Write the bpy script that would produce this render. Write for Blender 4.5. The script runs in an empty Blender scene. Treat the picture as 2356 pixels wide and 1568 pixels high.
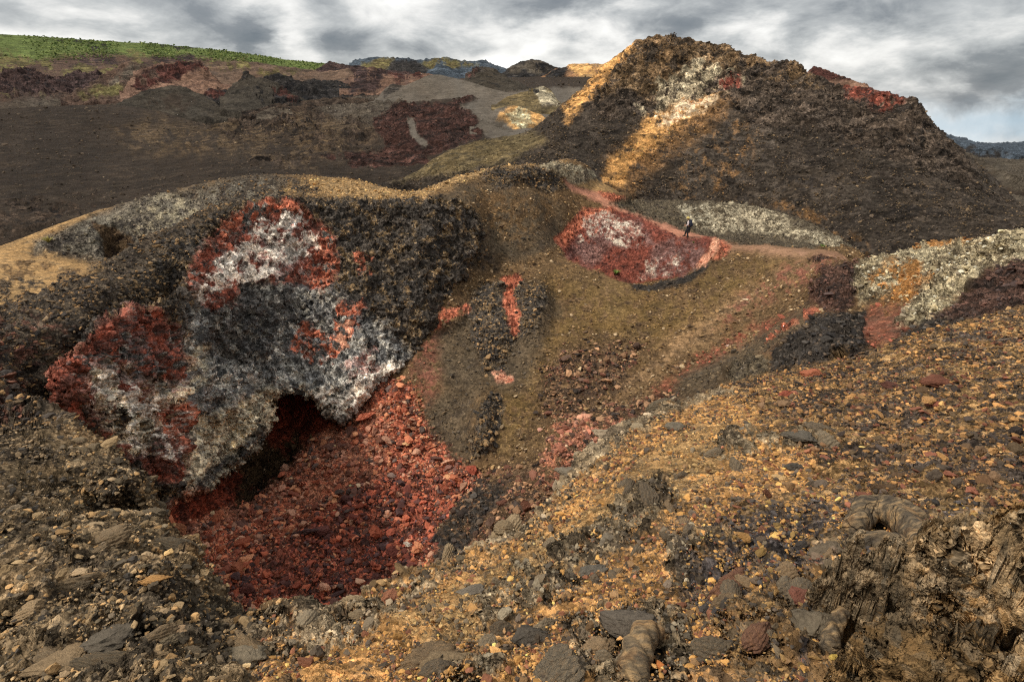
import bpy, math, random
import numpy as np
from mathutils import Vector, Matrix
from mathutils.geometry import delaunay_2d_cdt
R_ = math.radians
rng = np.random.default_rng(7)
random.seed(7)
sc = bpy.context.scene
COL = sc.collection
QUICK = False

# ------------------------------------------------------------------ camera
W0, H0, FPX, HORIZ = 2355.0, 1568.0, 1308.0, 240.0
PITCH = math.atan((H0 / 2 - HORIZ) / FPX)
cam_d = bpy.data.cameras.new("camera")
cam = bpy.data.objects.new("camera", cam_d)
COL.objects.link(cam)
cam_d.sensor_width = 36.0
cam_d.lens = 36.0 * FPX / W0
cam_d.clip_start = 0.05
cam_d.clip_end = 20000
cam.location = (0, 0, 0)
cam.rotation_euler = (math.pi / 2 - PITCH, 0, 0)
sc.camera = cam

# ------------------------------------------------------------------ exposure
sc.view_settings.view_transform = 'Standard'
sc.view_settings.look = 'None'
sc.view_settings.exposure = 0.46
sc.view_settings.gamma = 1.0
sc.render.engine = 'CYCLES'
sc.cycles.use_denoising = False
sc.cycles.filter_width = 1.2
sc.cycles.max_bounces = 5; sc.cycles.diffuse_bounces = 3; sc.cycles.glossy_bounces = 1; sc.cycles.transmission_bounces = 0

SUN_AZ, SUN_EL = R_(-104), R_(52)     # azimuth clockwise from the view direction (+y)

# ------------------------------------------------------------------ node helper
class NT:
    def __init__(s, nt):
        s.nt = nt
    def n(s, typ, ins=None, **props):
        nd = s.nt.nodes.new(typ)
        for k, v in props.items():
            setattr(nd, k, v)
        for k, v in (ins or {}).items():
            sock = nd.inputs[k]
            if isinstance(v, bpy.types.NodeSocket):
                s.nt.links.new(v, sock)
            else:
                sock.default_value = v
        return nd
    def m(s, op, a, b=0.0, c=None, clamp=False):
        nd = s.nt.nodes.new('ShaderNodeMath'); nd.operation = op; nd.use_clamp = clamp
        for i, v in enumerate((a, b) if c is None else (a, b, c)):
            if isinstance(v, bpy.types.NodeSocket): s.nt.links.new(v, nd.inputs[i])
            else: nd.inputs[i].default_value = v
        return nd.outputs[0]
    def vm(s, op, a, b=(0, 0, 0)):
        nd = s.nt.nodes.new('ShaderNodeVectorMath'); nd.operation = op
        for i, v in enumerate((a, b)):
            if isinstance(v, bpy.types.NodeSocket): s.nt.links.new(v, nd.inputs[i])
            elif op == 'SCALE' and i == 1: nd.inputs[3].default_value = v
            else: nd.inputs[i].default_value = v
        return nd
    def mix(s, f, a, b, blend='MIX'):
        nd = s.nt.nodes.new('ShaderNodeMix'); nd.data_type = 'RGBA'; nd.blend_type = blend
        for sock, v in ((nd.inputs[0], f), (nd.inputs[6], a), (nd.inputs[7], b)):
            if isinstance(v, bpy.types.NodeSocket): s.nt.links.new(v, sock)
            else: sock.default_value = v
        return nd.outputs[2]
    def ramp(s, fac, stops, interp='LINEAR'):
        nd = s.nt.nodes.new('ShaderNodeValToRGB')
        cr = nd.color_ramp; cr.interpolation = interp
        while len(cr.elements) < len(stops): cr.elements.new(0.5)
        for e, (p, c) in zip(cr.elements, stops):
            e.position = p; e.color = c if len(c) == 4 else (*c, 1)
        s.nt.links.new(fac, nd.inputs[0])
        return nd.outputs[0]
    def mr(s, v, a, b, c=0.0, d=1.0, smooth=False):
        nd = s.nt.nodes.new('ShaderNodeMapRange'); nd.clamp = True
        if smooth: nd.interpolation_type = 'SMOOTHSTEP'
        s.nt.links.new(v, nd.inputs[0])
        for i, x in enumerate((a, b, c, d)): nd.inputs[i + 1].default_value = x
        return nd.outputs[0]

def lin(c):
    c = np.asarray(c, float) / 255.0
    return np.where(c <= 0.04045, c / 12.92, ((c + 0.055) / 1.055) ** 2.4)

# ------------------------------------------------------------------ picture <-> world
CP, SP = math.cos(PITCH), math.sin(PITCH)
def ray(px, py):
    dx = np.asarray(px, float) - W0 / 2; dy = H0 / 2 - np.asarray(py, float)
    fwd = FPX * CP + dy * SP; up = dy * CP - FPX * SP
    h = np.hypot(dx, fwd)
    return np.arctan2(dx, fwd), up / h          # azimuth, tan(elevation)
def P3(px, py, r):
    a, t = ray(px, py)
    return np.stack([r * np.sin(a), r * np.cos(a), r * t], -1)
def project(p):
    p = np.asarray(p, float)
    x, y, z = p[..., 0], p[..., 1], p[..., 2]
    f = np.maximum(y * CP - z * SP, 1e-3); u = y * SP + z * CP
    return W0 / 2 + FPX * x / f, H0 / 2 - FPX * u / f

# ------------------------------------------------------------------ world / sky
world = bpy.data.worlds.new("World"); sc.world = world
world.use_nodes = True
wt = NT(world.node_tree); world.node_tree.nodes.clear()
tc = wt.n('ShaderNodeTexCoord')
dirv = tc.outputs['Generated']
sky = wt.n('ShaderNodeTexSky', sky_type='NISHITA', sun_disc=False, sun_elevation=SUN_EL, sun_rotation=SUN_AZ)
sep = wt.n('ShaderNodeSeparateXYZ', {0: dirv})
zc = wt.m('ADD', wt.m('MAXIMUM', sep.outputs[2], 0.0), 0.42)
cx = wt.m('DIVIDE', sep.outputs[0], zc); cy = wt.m('DIVIDE', sep.outputs[1], zc)
cv = wt.n('ShaderNodeCombineXYZ', {0: cx, 1: cy, 2: wt.m('MULTIPLY', sep.outputs[2], 2.2)}).outputs[0]
n1 = wt.n('ShaderNodeTexNoise', {'Vector': cv, 'Scale': 2.3, 'Detail': 10.0, 'Roughness': 0.52, 'Distortion': 0.2}).outputs[0]
n2 = wt.n('ShaderNodeTexNoise', {'Vector': cv, 'Scale': 4.6, 'Detail': 9.0, 'Roughness': 0.6, 'Distortion': 0.3}).outputs[0]
warp = wt.n('ShaderNodeTexNoise', {'Vector': cv, 'Scale': 3.5, 'Detail': 6.0, 'Roughness': 0.6}).outputs[1]
wv = wt.vm('SCALE', wt.vm('SUBTRACT', warp, (0.5, 0.5, 0.5)).outputs[0], 0.16).outputs[0]
wdir = wt.vm('ADD', dirv, wv).outputs[0]
def sky_blob(px, py, sx, sy, amp):
    """a cloud standing in a compass direction: gaussian in azimuth and elevation"""
    a, t = ray(px, py); d = Vector((math.sin(a), math.cos(a), float(t))).normalized()
    right = Vector((math.cos(a), -math.sin(a), 0)); upv = right.cross(d)
    u = wt.n('ShaderNodeVectorMath', {0: wdir, 1: right}, operation='DOT_PRODUCT').outputs['Value']
    v = wt.m('SUBTRACT', wt.n('ShaderNodeVectorMath', {0: wdir, 1: upv}, operation='DOT_PRODUCT').outputs['Value'], 0.0)
    fr = wt.n('ShaderNodeVectorMath', {0: wdir, 1: d}, operation='DOT_PRODUCT').outputs['Value']
    q = wt.m('ADD', wt.m('POWER', wt.m('ABSOLUTE', wt.m('DIVIDE', u, sx)), 2.0), wt.m('POWER', wt.m('ABSOLUTE', wt.m('DIVIDE', v, sy)), 2.0))
    g = wt.m('EXPONENT', wt.m('MULTIPLY', q, -1.0))
    return wt.m('MULTIPLY', wt.m('MULTIPLY', g, wt.mr(fr, 0.3, 0.6)), amp)
tot = wt.m('ADD', wt.m('MULTIPLY', wt.m('SUBTRACT', n1, 0.5), 1.5), wt.m('MULTIPLY', wt.m('SUBTRACT', n2, 0.5), 1.15))
for b in [(380, 30, .12, .05, -.36), (575, 84, .034, .024, -.50), (60, 40, .12, .04, -.10), (790, 85, .035, .02, -.22), (950, 105, .06, .018, -.20),
          (1250, 20, .25, .03, -.16), (1800, 20, .30, .035, -.22), (2300, 50, .12, .05, -.22), (2270, 215, .15, .04, -.34), (2335, 165, .05, .03, -.3), (2150, 110, .10, .04, .18),
          (1050, 80, .20, .045, .20), (1870, 95, .12, .04, .20), (1350, 110, .12, .04, .14), (690, 90, .04, .05, .20), (150, 60, .10, .035, .18), (2190, 280, .25, .018, .12)]:
    tot = wt.m('ADD', tot, sky_blob(*b))
cloud = wt.ramp(wt.m('ADD', wt.m('MULTIPLY', tot, 0.70), 0.555), [(0.0, lin((88, 96, 104))), (0.3, lin((122, 126, 130))), (0.5, lin((172, 174, 174))), (0.66, lin((212, 211, 208))), (0.85, lin((238, 237, 233))), (1.0, lin((252, 250, 247)))])
# a blue-grey break low over the horizon on the right
blue = sky_blob(2300, 300, .20, .028, 0.6)
cloud = wt.mix(blue, cloud, (*lin((150, 178, 196)), 1))
skyc = wt.vm('SCALE', sky.outputs[0], 0.09).outputs[0]
csky = wt.mix(0.93, skyc, cloud)
bg = wt.n('ShaderNodeBackground', {'Color': csky, 'Strength': 1.0})
out = wt.n('ShaderNodeOutputWorld', {'Surface': bg.outputs[0]})

sun_d = bpy.data.lights.new("sun", 'SUN'); sun_d.energy = 2.1; sun_d.angle = R_(7); sun_d.color = (1.0, 0.93, 0.82)
sun = bpy.data.objects.new("sun", sun_d); COL.objects.link(sun)
sd = Vector((math.sin(SUN_AZ) * math.cos(SUN_EL), math.cos(SUN_AZ) * math.cos(SUN_EL), math.sin(SUN_EL)))
sun.rotation_euler = sd.to_track_quat('Z', 'Y').to_euler()

# ------------------------------------------------------------------ numpy noise
_perm = np.random.default_rng(3).permutation(256).astype(np.int32); _perm = np.concatenate([_perm, _perm, _perm])
_grad = np.random.default_rng(4).normal(size=(256, 3)).astype(np.float32); _grad /= np.linalg.norm(_grad, axis=1, keepdims=True)
def perlin(p):
    p = p.astype(np.float32); i = np.floor(p).astype(np.int32); f = p - i; i &= 255
    w = f * f * f * (f * (f * 6 - 15) + 10)
    def g(a, b, c):
        h = _perm[_perm[_perm[i[:, 0] + a] + ((i[:, 1] + b) & 255)] + ((i[:, 2] + c) & 255)]
        v = _grad[h]
        return v[:, 0] * (f[:, 0] - a) + v[:, 1] * (f[:, 1] - b) + v[:, 2] * (f[:, 2] - c)
    x00 = g(0,0,0) * (1 - w[:, 0]) + g(1,0,0) * w[:, 0]; x10 = g(0,1,0) * (1 - w[:, 0]) + g(1,1,0) * w[:, 0]
    x01 = g(0,0,1) * (1 - w[:, 0]) + g(1,0,1) * w[:, 0]; x11 = g(0,1,1) * (1 - w[:, 0]) + g(1,1,1) * w[:, 0]
    y0 = x00 * (1 - w[:, 1]) + x10 * w[:, 1]; y1 = x01 * (1 - w[:, 1]) + x11 * w[:, 1]
    return 1.6 * (y0 * (1 - w[:, 2]) + y1 * w[:, 2])
def fbm(p, scale, octv=4, rough=0.5, seed=0):
    s = 0; a = 1.0; t = 0
    for o in range(octv):
        s = s + a * perlin(p * scale + 17.3 * (seed + o)); t += a
        a *= rough; scale *= 2.03
    return s / t

# ------------------------------------------------------------------ surface classes: two colours as they show in daylight, share of the second,
# rock relief (m), stone relief (m), cell contrast, scattered stones per area (relative), stone colours
KALB = 0.80
CL = {}
SAT = 0.90
def alb(c):
    c = lin(c) / KALB; l = c @ np.array([.2126, .7152, .0722]); return np.maximum(l + (c - l) * SAT, .004)
def cls(name, a, b, mixf, relief, stone, contrast, scat=0.0, cols=None):
    CL[name] = (alb(a), alb(b), mixf, relief, stone, contrast, scat, [alb(c) for c in (cols or [a, b])])
exec_classes = [
 ('ochre',      (160,118,66), (106,84,60), .40, .045, .010, .85, 1.8, [(186,138,76),(134,102,66),(98,84,70),(200,146,72),(132,84,58),(82,70,56)]),
 ('ochre_soft', (154,120,74), (118,96,66), .40, .03, .008, .75, 1.2, [(176,142,88),(140,112,72),(100,86,66)]),
 ('ochre_rock', (132,102,62), (70,60,52), .5, .05, .022, 1.2, 2.0, [(164,120,68),(126,92,60),(78,66,54),(182,132,72),(120,74,54),(66,56,50),(104,80,56),(92,74,52)]),
 ('mix_dark',   (104,86,62), (62,56,54), .5, .045, .016, 1.2, 2.2, [(72,66,62),(98,82,66),(186,136,66),(112,72,52),(82,76,74),(150,118,62)]),
 ('rimrock',    (140,121,93), (90,77,60), .36, .10, .02, .9, .3, [(160,140,112),(118,104,84)]),
 ('knob',       (118,102,78), (70,60,47), .46, .10, .02, 1.1, .3, [(140,126,102),(110,98,80),(86,76,64)]),
 ('crustslab',  (98, 87, 70), (132, 102, 62), .42, .05, .012, .8, 0, None),
 ('slab',       (84,70,52), (118,90,56), .45, .08, .01, .9, .5, [(150,116,66),(96,82,62),(72,64,56)]),
 ('fore_brown', (92,77,56), (60,51,41), .45, .06, .010, 1.0, 1.0, [(150,125,92),(110,95,75),(75,68,60)]),
 ('fore_tan',   (132,110,80), (72,62,49), .48, .09, .016, 1.0, 1.3, [(160,132,92),(172,134,84),(106,92,70),(78,68,54)]),
 ('mound',      (80,69,56), (50,44,39), .45, .14, .03, 1.0, 1.4, [(150,115,72),(110,90,66),(70,62,55),(60,54,50)]),
 ('mound_red',  (92,62,50), (60,45,40), .4, .08, .03, 1.0, 1.3, [(130,85,65),(95,62,52),(70,58,50)]),
 ('rubble',     (172,97,70), (108,68,54), .45, .26, .08, 1.1, 3.0, [(200,116,78),(174,95,66),(142,80,60),(212,138,94),(116,80,68),(98,80,72),(192,140,110)]),
 ('rubble_dk',  (140,78,58), (88,58,48), .5, .30, .08, 1.1, 3.0, [(168,86,62),(126,68,56),(98,62,56),(190,100,68),(88,64,62)]),
 ('rubble_pink',(170,112,82), (120,78,58), .4, .16, .06, 1.0, 2.4, [(200,142,112),(168,106,82),(140,92,72),(108,74,62)]),
 ('red',        (152,84,64), (100,64,54), .5, .26, .04, .9, .2, None),
 ('red_orange', (182,106,76), (120,68,52), .45, .26, .04, .9, .2, None),
 ('pink',       (176,146,134), (126,80,70), .45, .26, .04, .9, .1, None),
 ('white',      (218,206,190), (124,110,100), .32, .26, .04, .9, .1, None),
 ('cream',      (208,194,164), (104,94,80), .35, .28, .04, .9, .1, None),
 ('blackwall',  (84,81,78), (136,129,116), .38, .28, .05, 1.1, .5, [(130,110,82),(90,84,76),(60,56,54)]),
 ('greywall',   (112,110,107), (178,172,160), .46, .28, .05, 1.0, .1, [(120,118,112),(150,146,136)]),
 ('crust',      (66,60,54), (120,98,68), .35, .22, .08, 1.1, 1.8, [(150,118,78),(100,86,68),(60,55,50)]),
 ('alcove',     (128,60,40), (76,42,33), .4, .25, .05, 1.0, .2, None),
 ('cave_shade',   (80,62,42), (48,38,32), .4, .25, .05, 1.0, .2, None),  # darkness of the caves, painted into the rock colour
 ('tanrock',    (165,140,115), (130,100,80), .4, .15, .03, .6, .1, None),
 ('sand',       (98,76,50), (76,60,43), .35, .02, .012, .8, .9, [(150,118,75),(120,95,62),(165,140,105),(85,66,50)]),
 ('sand_olive', (104,82,47), (84,67,41), .35, .02, .010, .7, .5, [(140,110,62),(100,80,52)]),
 ('sand_red',   (124,78,60), (96,70,54), .4, .02, .010, .7, .5, [(160,100,78),(120,80,62)]),
 ('sand_rust',  (120,74,52), (94,62,46), .4, .03, .012, .8, 1.0, [(165,92,68),(120,70,52)]),
 ('sand_dark',  (84,71,54), (68,58,47), .35, .02, .012, .7, .7, [(110,92,68),(82,72,60)]),
 ('sand_pale',  (130,102,70), (104,82,58), .35, .02, .010, .7, .3, [(165,138,105)]),
 ('stony',      (94,73,52), (72,57,45), .5, .06, .05, 1.0, 2.4, [(145,108,76),(165,125,90),(85,64,52),(120,78,60),(62,52,46)]),
 ('lightrock',  (150,138,112), (84,76,66), .4, .18, .05, 1.0, .8, [(180,168,140),(140,128,105),(95,86,74)]),
 ('greyrock',   (108,100,86), (66,60,54), .45, .20, .05, 1.0, 1.2, [(125,112,90),(80,72,64)]),
 ('blackrock',  (60,54,48), (44,41,40), .4, .16, .04, .9, 1.0, [(78,72,66),(56,52,50),(95,80,66)]),
 ('purplerock', (82,60,50), (52,43,39), .45, .20, .05, 1.0, .8, [(110,78,66),(75,60,56)]),
 ('whiteridge', (168,154,122), (96,84,64), .50, .30, .05, 1.1, .6, [(190,182,158),(165,150,115),(120,108,88)]),
 ('ochre_hot',  (156,108,54), (122,88,52), .45, .14, .03, .9, 1.0, [(195,135,60),(160,110,60),(180,160,120)]),
 ('path',       (176,120,94), (150,102,80), .35, .008, .004, .4, .05, None),
 ('path_tan',   (150,112,86), (132,100,76), .35, .008, .004, .4, .05, None),
 ('ridge_gold', (156,124,80), (112,92,64), .45, .06, .04, 1.0, 1.6, [(195,155,95),(150,120,78)]),
 ('crater_red', (122,66,52), (86,52,45), .4, .14, .03, .8, .1, None),
 ('crater_wht', (200,186,165), (140,92,78), .55, .12, .03, .8, .1, None),
 ('crater_mau', (120,88,80), (92,62,56), .4, .14, .03, .8, .1, None),
 ('peach',      (206,148,116), (165,98,74), .35, .12, .03, .9, .6, [(215,160,128),(175,110,85)]),
 ('c3white',    (166,154,128), (86,76,60), .52, .30, .05, 1.0, .3, None),
 ('c3dark',     (88,78,62), (60,53,46), .4, .20, .05, 1.0, .6, [(110,95,72),(75,66,55)]),
 ('cone',       (62,54,46), (47,41,36), .42, .04, .08, .8, 2.2, [(92,78,64),(66,58,50),(108,88,62)]),
 ('cone_rock',  (72,61,51), (46,40,35), .45, .46, .10, 1.1, 1.2, [(88,74,60),(60,52,46)]),
 ('cone_brown', (106,84,58), (64,54,44), .45, .62, .10, 1.1, .6, [(128,98,64),(80,66,52)]),
 ('cone_pale',  (158,144,116), (88,78,62), .42, .60, .10, 1.1, .3, [(170,158,130),(110,96,76)]),
 ('cone_sunlit',  (184,136,74), (132,98,58), .4, .20, .08, .8, .8, [(205,155,80),(160,115,62)]),  # patchy sunshine on the cone, held as a gold surface colour
 ('cone_wht',   (212,186,150), (180,130,80), .35, .25, .08, .9, .6, None),
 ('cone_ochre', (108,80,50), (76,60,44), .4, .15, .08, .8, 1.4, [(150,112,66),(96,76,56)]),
 ('cone_red',   (104,56,44), (66,44,38), .45, .45, .10, 1.0, .6, None),
 ('cone_toe',   (98,84,56), (76,66,48), .4, .05, .06, .7, 1.0, [(128,112,80),(90,78,60)]),
 ('plain',      (50,42,35), (60,50,40), .35, .10, .05, .45, .8, [(98,82,64),(84,70,56),(72,62,52)]),
 ('plain_tan',  (80,65,47), (54,45,37), .45, .25, .08, .7, 1.2, [(125,104,78),(95,80,62)]),
 ('plain_rough',(66,54,44), (36,31,28), .45, 1.5, .10, .8, .8, [(88,74,60),(60,50,45)]),
 ('plain_grey', (80,71,60), (54,47,41), .4, .8, .10, .7, .4, [(105,95,82)]),
 ('smoothgrey', (94,86,76), (80,72,62), .3, .05, .05, .3, .0, None),
 ('lava',       (60,40,34), (42,32,29), .45, .9, .15, 1.0, 2.5, [(84,58,48),(60,44,40)]),
 ('green',      (92,104,50), (76,88,44), .45, .3, .2, .5, 0, None),
 ('olive',      (94,86,50), (76,66,44), .45, .8, .2, .8, 0, None),
 ('brownhill',  (82,64,53), (58,47,42), .4, 1.2, .2, .7, 0, None),
 ('purplehill', (60,46,43), (40,34,34), .4, 3.5, .2, .9, 0, None),
 ('redhill',    (112,86,70), (88,67,56), .4, .6, .2, .6, 0, None),
 ('redcrater',  (72,44,38), (44,32,30), .4, 3.0, .2, .8, 0, None),
 ('greyhill',   (80,71,59), (62,55,46), .4, .35, .2, .6, 0, None),
 ('greydark',   (60,54,46), (46,42,37), .4, .35, .2, .5, 0, None),
 ('brownpale',  (98,79,65), (78,64,54), .4, .5, .2, .5, 0, None),
 ('darkhill',   (44,41,39), (30,29,30), .4, 3.5, .2, .9, 0, None),
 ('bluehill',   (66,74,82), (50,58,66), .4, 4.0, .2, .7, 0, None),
 ('sunlit_hill',   (190,144,82), (136,106,68), .4, .5, .1, .7, 0, None),  # patchy sunshine on the hills, held as a gold surface colour
 ('goldwhite',  (190,178,138), (130,116,86), .4, .8, .1, .9, 0, None),
 ('rustlhill',  (134,98,66), (100,78,60), .4, 1.5, .1, .7, 0, None),
]
for c in exec_classes: cls(*c)
CN = list(CL)
CI = {n: i for i, n in enumerate(CN)}
CTAB_A = np.array([CL[n][0] for n in CN]); CTAB_B = np.array([CL[n][1] for n in CN])
CTAB_P = np.array([[CL[n][2], CL[n][3], CL[n][4], CL[n][5], CL[n][6]] for n in CN])

# ------------------------------------------------------------------ ground material (reads the classes from the mesh)
def ground_material(name, cells, rock_scale, bump_far=1.0, disp=True):
    m = bpy.data.materials.new(name); m.use_nodes = True
    t = NT(m.node_tree); m.node_tree.nodes.clear()
    A = t.n('ShaderNodeAttribute', attribute_name='colA').outputs['Color']
    B = t.n('ShaderNodeAttribute', attribute_name='colB').outputs['Color']
    pr = t.n('ShaderNodeSeparateXYZ', {0: t.n('ShaderNodeAttribute', attribute_name='prm').outputs['Vector']})
    mixf = t.n('ShaderNodeAttribute', attribute_name='mixf').outputs['Fac']
    relief, stone, contrast = pr.outputs
    P = t.n('ShaderNodeTexCoord').outputs['Object']
    wn = t.n('ShaderNodeTexNoise', {'Vector': P, 'Scale': 1.0 / cells[-1], 'Detail': 4.0}).outputs[1]
    Pw = t.vm('ADD', P, t.vm('SCALE', t.vm('SUBTRACT', wn, (.5, .5, .5)).outputs[0], cells[-1] * 0.6).outputs[0]).outputs[0]
    # patches of the second colour
    big = t.n('ShaderNodeTexNoise', {'Vector': Pw, 'Scale': rock_scale * 1.1, 'Detail': 10.0, 'Roughness': 0.68}).outputs[0]
    col = None; val = None; hsum = None
    for i, c in enumerate(cells):
        v = t.n('ShaderNodeTexVoronoi', {'Vector': Pw if i else P, 'Scale': 1.0 / c, 'Randomness': 1.0}, feature='F1')
        s = t.n('ShaderNodeSeparateColor', {0: v.outputs['Color']})
        k = t.m('MULTIPLY_ADD', s.outputs[0], 2.0, -1.0)
        val = k if val is None else t.m('ADD', val, k)
        h = t.m('MULTIPLY', t.m('SUBTRACT', 0.55, v.outputs['Distance']), c * 0.75)
        h = t.m('MULTIPLY', h, t.m('ADD', s.outputs[1], 0.25))
        hsum = h if hsum is None else t.m('ADD', hsum, h)
        if i == 0: r0 = s.outputs[2]
        r1 = s.outputs[1]
    pick = t.m('ADD', t.m('MULTIPLY', t.m('SUBTRACT', big, 0.5), 3.4), t.m('MULTIPLY', t.m('ADD', t.m('SUBTRACT', r0, 0.5), t.m('SUBTRACT', r1, 0.5)), 0.42))
    pick = t.m('ADD', pick, t.m('MULTIPLY', t.m('SUBTRACT', mixf, 0.5), 1.7))
    pick = t.mr(pick, -0.12, 0.12)
    base = t.mix(pick, A, B)
    fine = t.n('ShaderNodeTexNoise', {'Vector': P, 'Scale': 1.6 / cells[0], 'Detail': 3.0, 'Roughness': 0.7}).outputs[0]
    f2 = t.n('ShaderNodeTexNoise', {'Vector': P, 'Scale': rock_scale * 5, 'Detail': 6.0, 'Roughness': 0.7}).outputs[0]
    tone = t.m('ADD', t.m('MULTIPLY', val, 0.75 / math.sqrt(len(cells))), t.m('ADD', t.m('MULTIPLY', t.m('SUBTRACT', fine, 0.5), 0.9), t.m('MULTIPLY', t.m('SUBTRACT', f2, 0.5), 1.3)))
    tone = t.m('POWER', 2.0, t.m('MULTIPLY', t.m('MULTIPLY', tone, contrast), 1.6))
    c = t.vm('SCALE', base, 1.0)
    c.inputs[3].default_value = 1.0; t.nt.links.new(tone, c.inputs[3])
    bs = t.n('ShaderNodeBsdfPrincipled', {'Base Color': c.outputs[0], 'Roughness': 0.92})
    bs.inputs['Specular IOR Level'].default_value = 0.06
    height = t.m('MULTIPLY', hsum, t.m('MINIMUM', t.m('MULTIPLY', stone, 1.0 / (cells[-1] * 0.12)), 1.0))
    height = t.m('ADD', height, t.m('MULTIPLY', t.m('SUBTRACT', fine, 0.5), cells[0] * .8))
    if disp:
        dn = t.n('ShaderNodeDisplacement', {'Height': height, 'Midlevel': 0.0, 'Scale': 1.0})
        t.n('ShaderNodeOutputMaterial', {'Surface': bs.outputs[0], 'Displacement': dn.outputs[0]})
        m.displacement_method = 'BOTH'
    else:
        bp = t.n('ShaderNodeBump', {'Height': height, 'Strength': 1.0, 'Distance': 1.0})
        t.nt.links.new(bp.outputs[0], bs.inputs['Normal'])
        t.n('ShaderNodeOutputMaterial', {'Surface': bs.outputs[0]})
    return m

# ------------------------------------------------------------------ mesh from a grid of points
def grid_object(name, pts, mat, attrs=None, flip=False, mask=None):
    nr, nc = pts.shape[:2]
    v = pts.reshape(-1, 3)
    idx = np.arange(nr * nc).reshape(nr, nc)
    q = np.stack([idx[:-1, :-1], idx[:-1, 1:], idx[1:, 1:], idx[1:, :-1]], -1).reshape(-1, 4)
    if mask is not None:
        mk = mask.reshape(-1); q = q[mk[q].all(1)]
        used = np.zeros(len(v), bool); used[q.ravel()] = True
        remap = np.cumsum(used) - 1; v = v[used]; q = remap[q]
    else:
        used = np.ones(len(v), bool)
    if flip: q = q[:, ::-1]
    me = bpy.data.meshes.new(name)
    me.vertices.add(len(v)); me.vertices.foreach_set('co', v.astype(np.float32).ravel())
    me.loops.add(q.size); me.loops.foreach_set('vertex_index', q.astype(np.int32).ravel())
    me.polygons.add(len(q)); me.polygons.foreach_set('loop_start', np.arange(0, q.size, 4, dtype=np.int32))
    me.polygons.foreach_set('loop_total', np.full(len(q), 4, np.int32))
    me.polygons.foreach_set('use_smooth', np.ones(len(q), bool))
    me.update(calc_edges=True)
    for k, a in (attrs or {}).items():
        a = a[used].astype(np.float32)
        if a.ndim == 1:
            at = me.attributes.new(k, 'FLOAT', 'POINT'); at.data.foreach_set('value', a)
        else:
            at = me.attributes.new(k, 'FLOAT_VECTOR', 'POINT'); at.data.foreach_set('vector', a.ravel())
    me.materials.append(mat)
    o = bpy.data.objects.new(name, me); COL.objects.link(o)
    return o

# ------------------------------------------------------------------ region painting
def pip(x, y, poly):
    n = len(poly); ins = np.zeros(x.shape, bool); d2 = np.full(x.shape, 1e12)
    for i in range(n):
        x1, y1 = poly[i]; x2, y2 = poly[(i + 1) % n]
        if y1 != y2:
            c = ((y1 > y) != (y2 > y)) & (x < (x2 - x1) * (y - y1) / (y2 - y1) + x1); ins ^= c
        ex, ey = x2 - x1, y2 - y1; L = max(ex * ex + ey * ey, 1e-9)
        tt = np.clip(((x - x1) * ex + (y - y1) * ey) / L, 0, 1)
        d2 = np.minimum(d2, (x - x1 - tt * ex) ** 2 + (y - y1 - tt * ey) ** 2)
    d = np.sqrt(d2)
    return np.where(ins, d, -d)
def paint(pts, base, regions):
    """pts (N,3); regions (class, soft px, ragged px, opacity, rmin, rmax, polygon). Returns the attributes."""
    px, py = project(pts); r = np.hypot(pts[:, 0], pts[:, 1])
    ps = pts / np.maximum(r, 1.0)[:, None] * 14.0      # features keep the same look near and far
    w1 = 1.7 * fbm(ps, 1.0, 6, .68, 1); w2 = 1.7 * fbm(ps, 1.0, 6, .68, 9); w3 = 1.5 * fbm(ps, 4.5, 5, .75, 5)
    N = len(pts); ca = np.tile(CTAB_A[CI[base]], (N, 1)).astype(np.float32); cb = np.tile(CTAB_B[CI[base]], (N, 1)).astype(np.float32)
    pm = np.tile(CTAB_P[CI[base]], (N, 1)).astype(np.float32); cid = np.full(N, CI[base], np.int16)
    for (cn, soft, rag, op, rmin, rmax, poly) in regions:
        poly = np.asarray(poly, float); mg = soft + rag + 6
        s = (px > poly[:, 0].min() - mg) & (px < poly[:, 0].max() + mg) & (py > poly[:, 1].min() - mg) & (py < poly[:, 1].max() + mg) & (r > rmin) & (r < rmax)
        s = np.nonzero(s)[0]
        if not len(s): continue
        d = pip(px[s] + w1[s] * rag, py[s] + w2[s] * rag, poly) + w3[s] * min(rag, soft * 2.5) * 1.2
        a = np.clip(d / max(soft, 1) * .5 + .5, 0, 1); a = a * a * (3 - 2 * a)
        if op < 1:      # patchy cover
            a = a * np.clip((w3[s] * .9 + w1[s] * .35 + op - .42) * 4, 0, 1)
        k = CI[cn]; a_ = a[:, None]
        ca[s] += (CTAB_A[k] - ca[s]) * a_; cb[s] += (CTAB_B[k] - cb[s]) * a_; pm[s] += (CTAB_P[k] - pm[s]) * a_
        cid[s[a > .5]] = k
    tv = np.exp(.30 * fbm(ps, .55, 3, .5, 61) + .26 * fbm(ps, 2.6, 4, .6, 63))[:, None].astype(np.float32)
    hv = (.07 * fbm(ps, 1.3, 3, .5, 67))[:, None].astype(np.float32) * np.array([1.0, 0.0, -1.2], np.float32)
    ca *= tv * (1 + hv); cb *= tv * (1 - hv)
    return ca, cb, pm, cid
def attrs_of(ca, cb, pm):
    return {'colA': ca, 'colB': cb, 'prm': pm[:, 1:4], 'mixf': pm[:, 0]}

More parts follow.
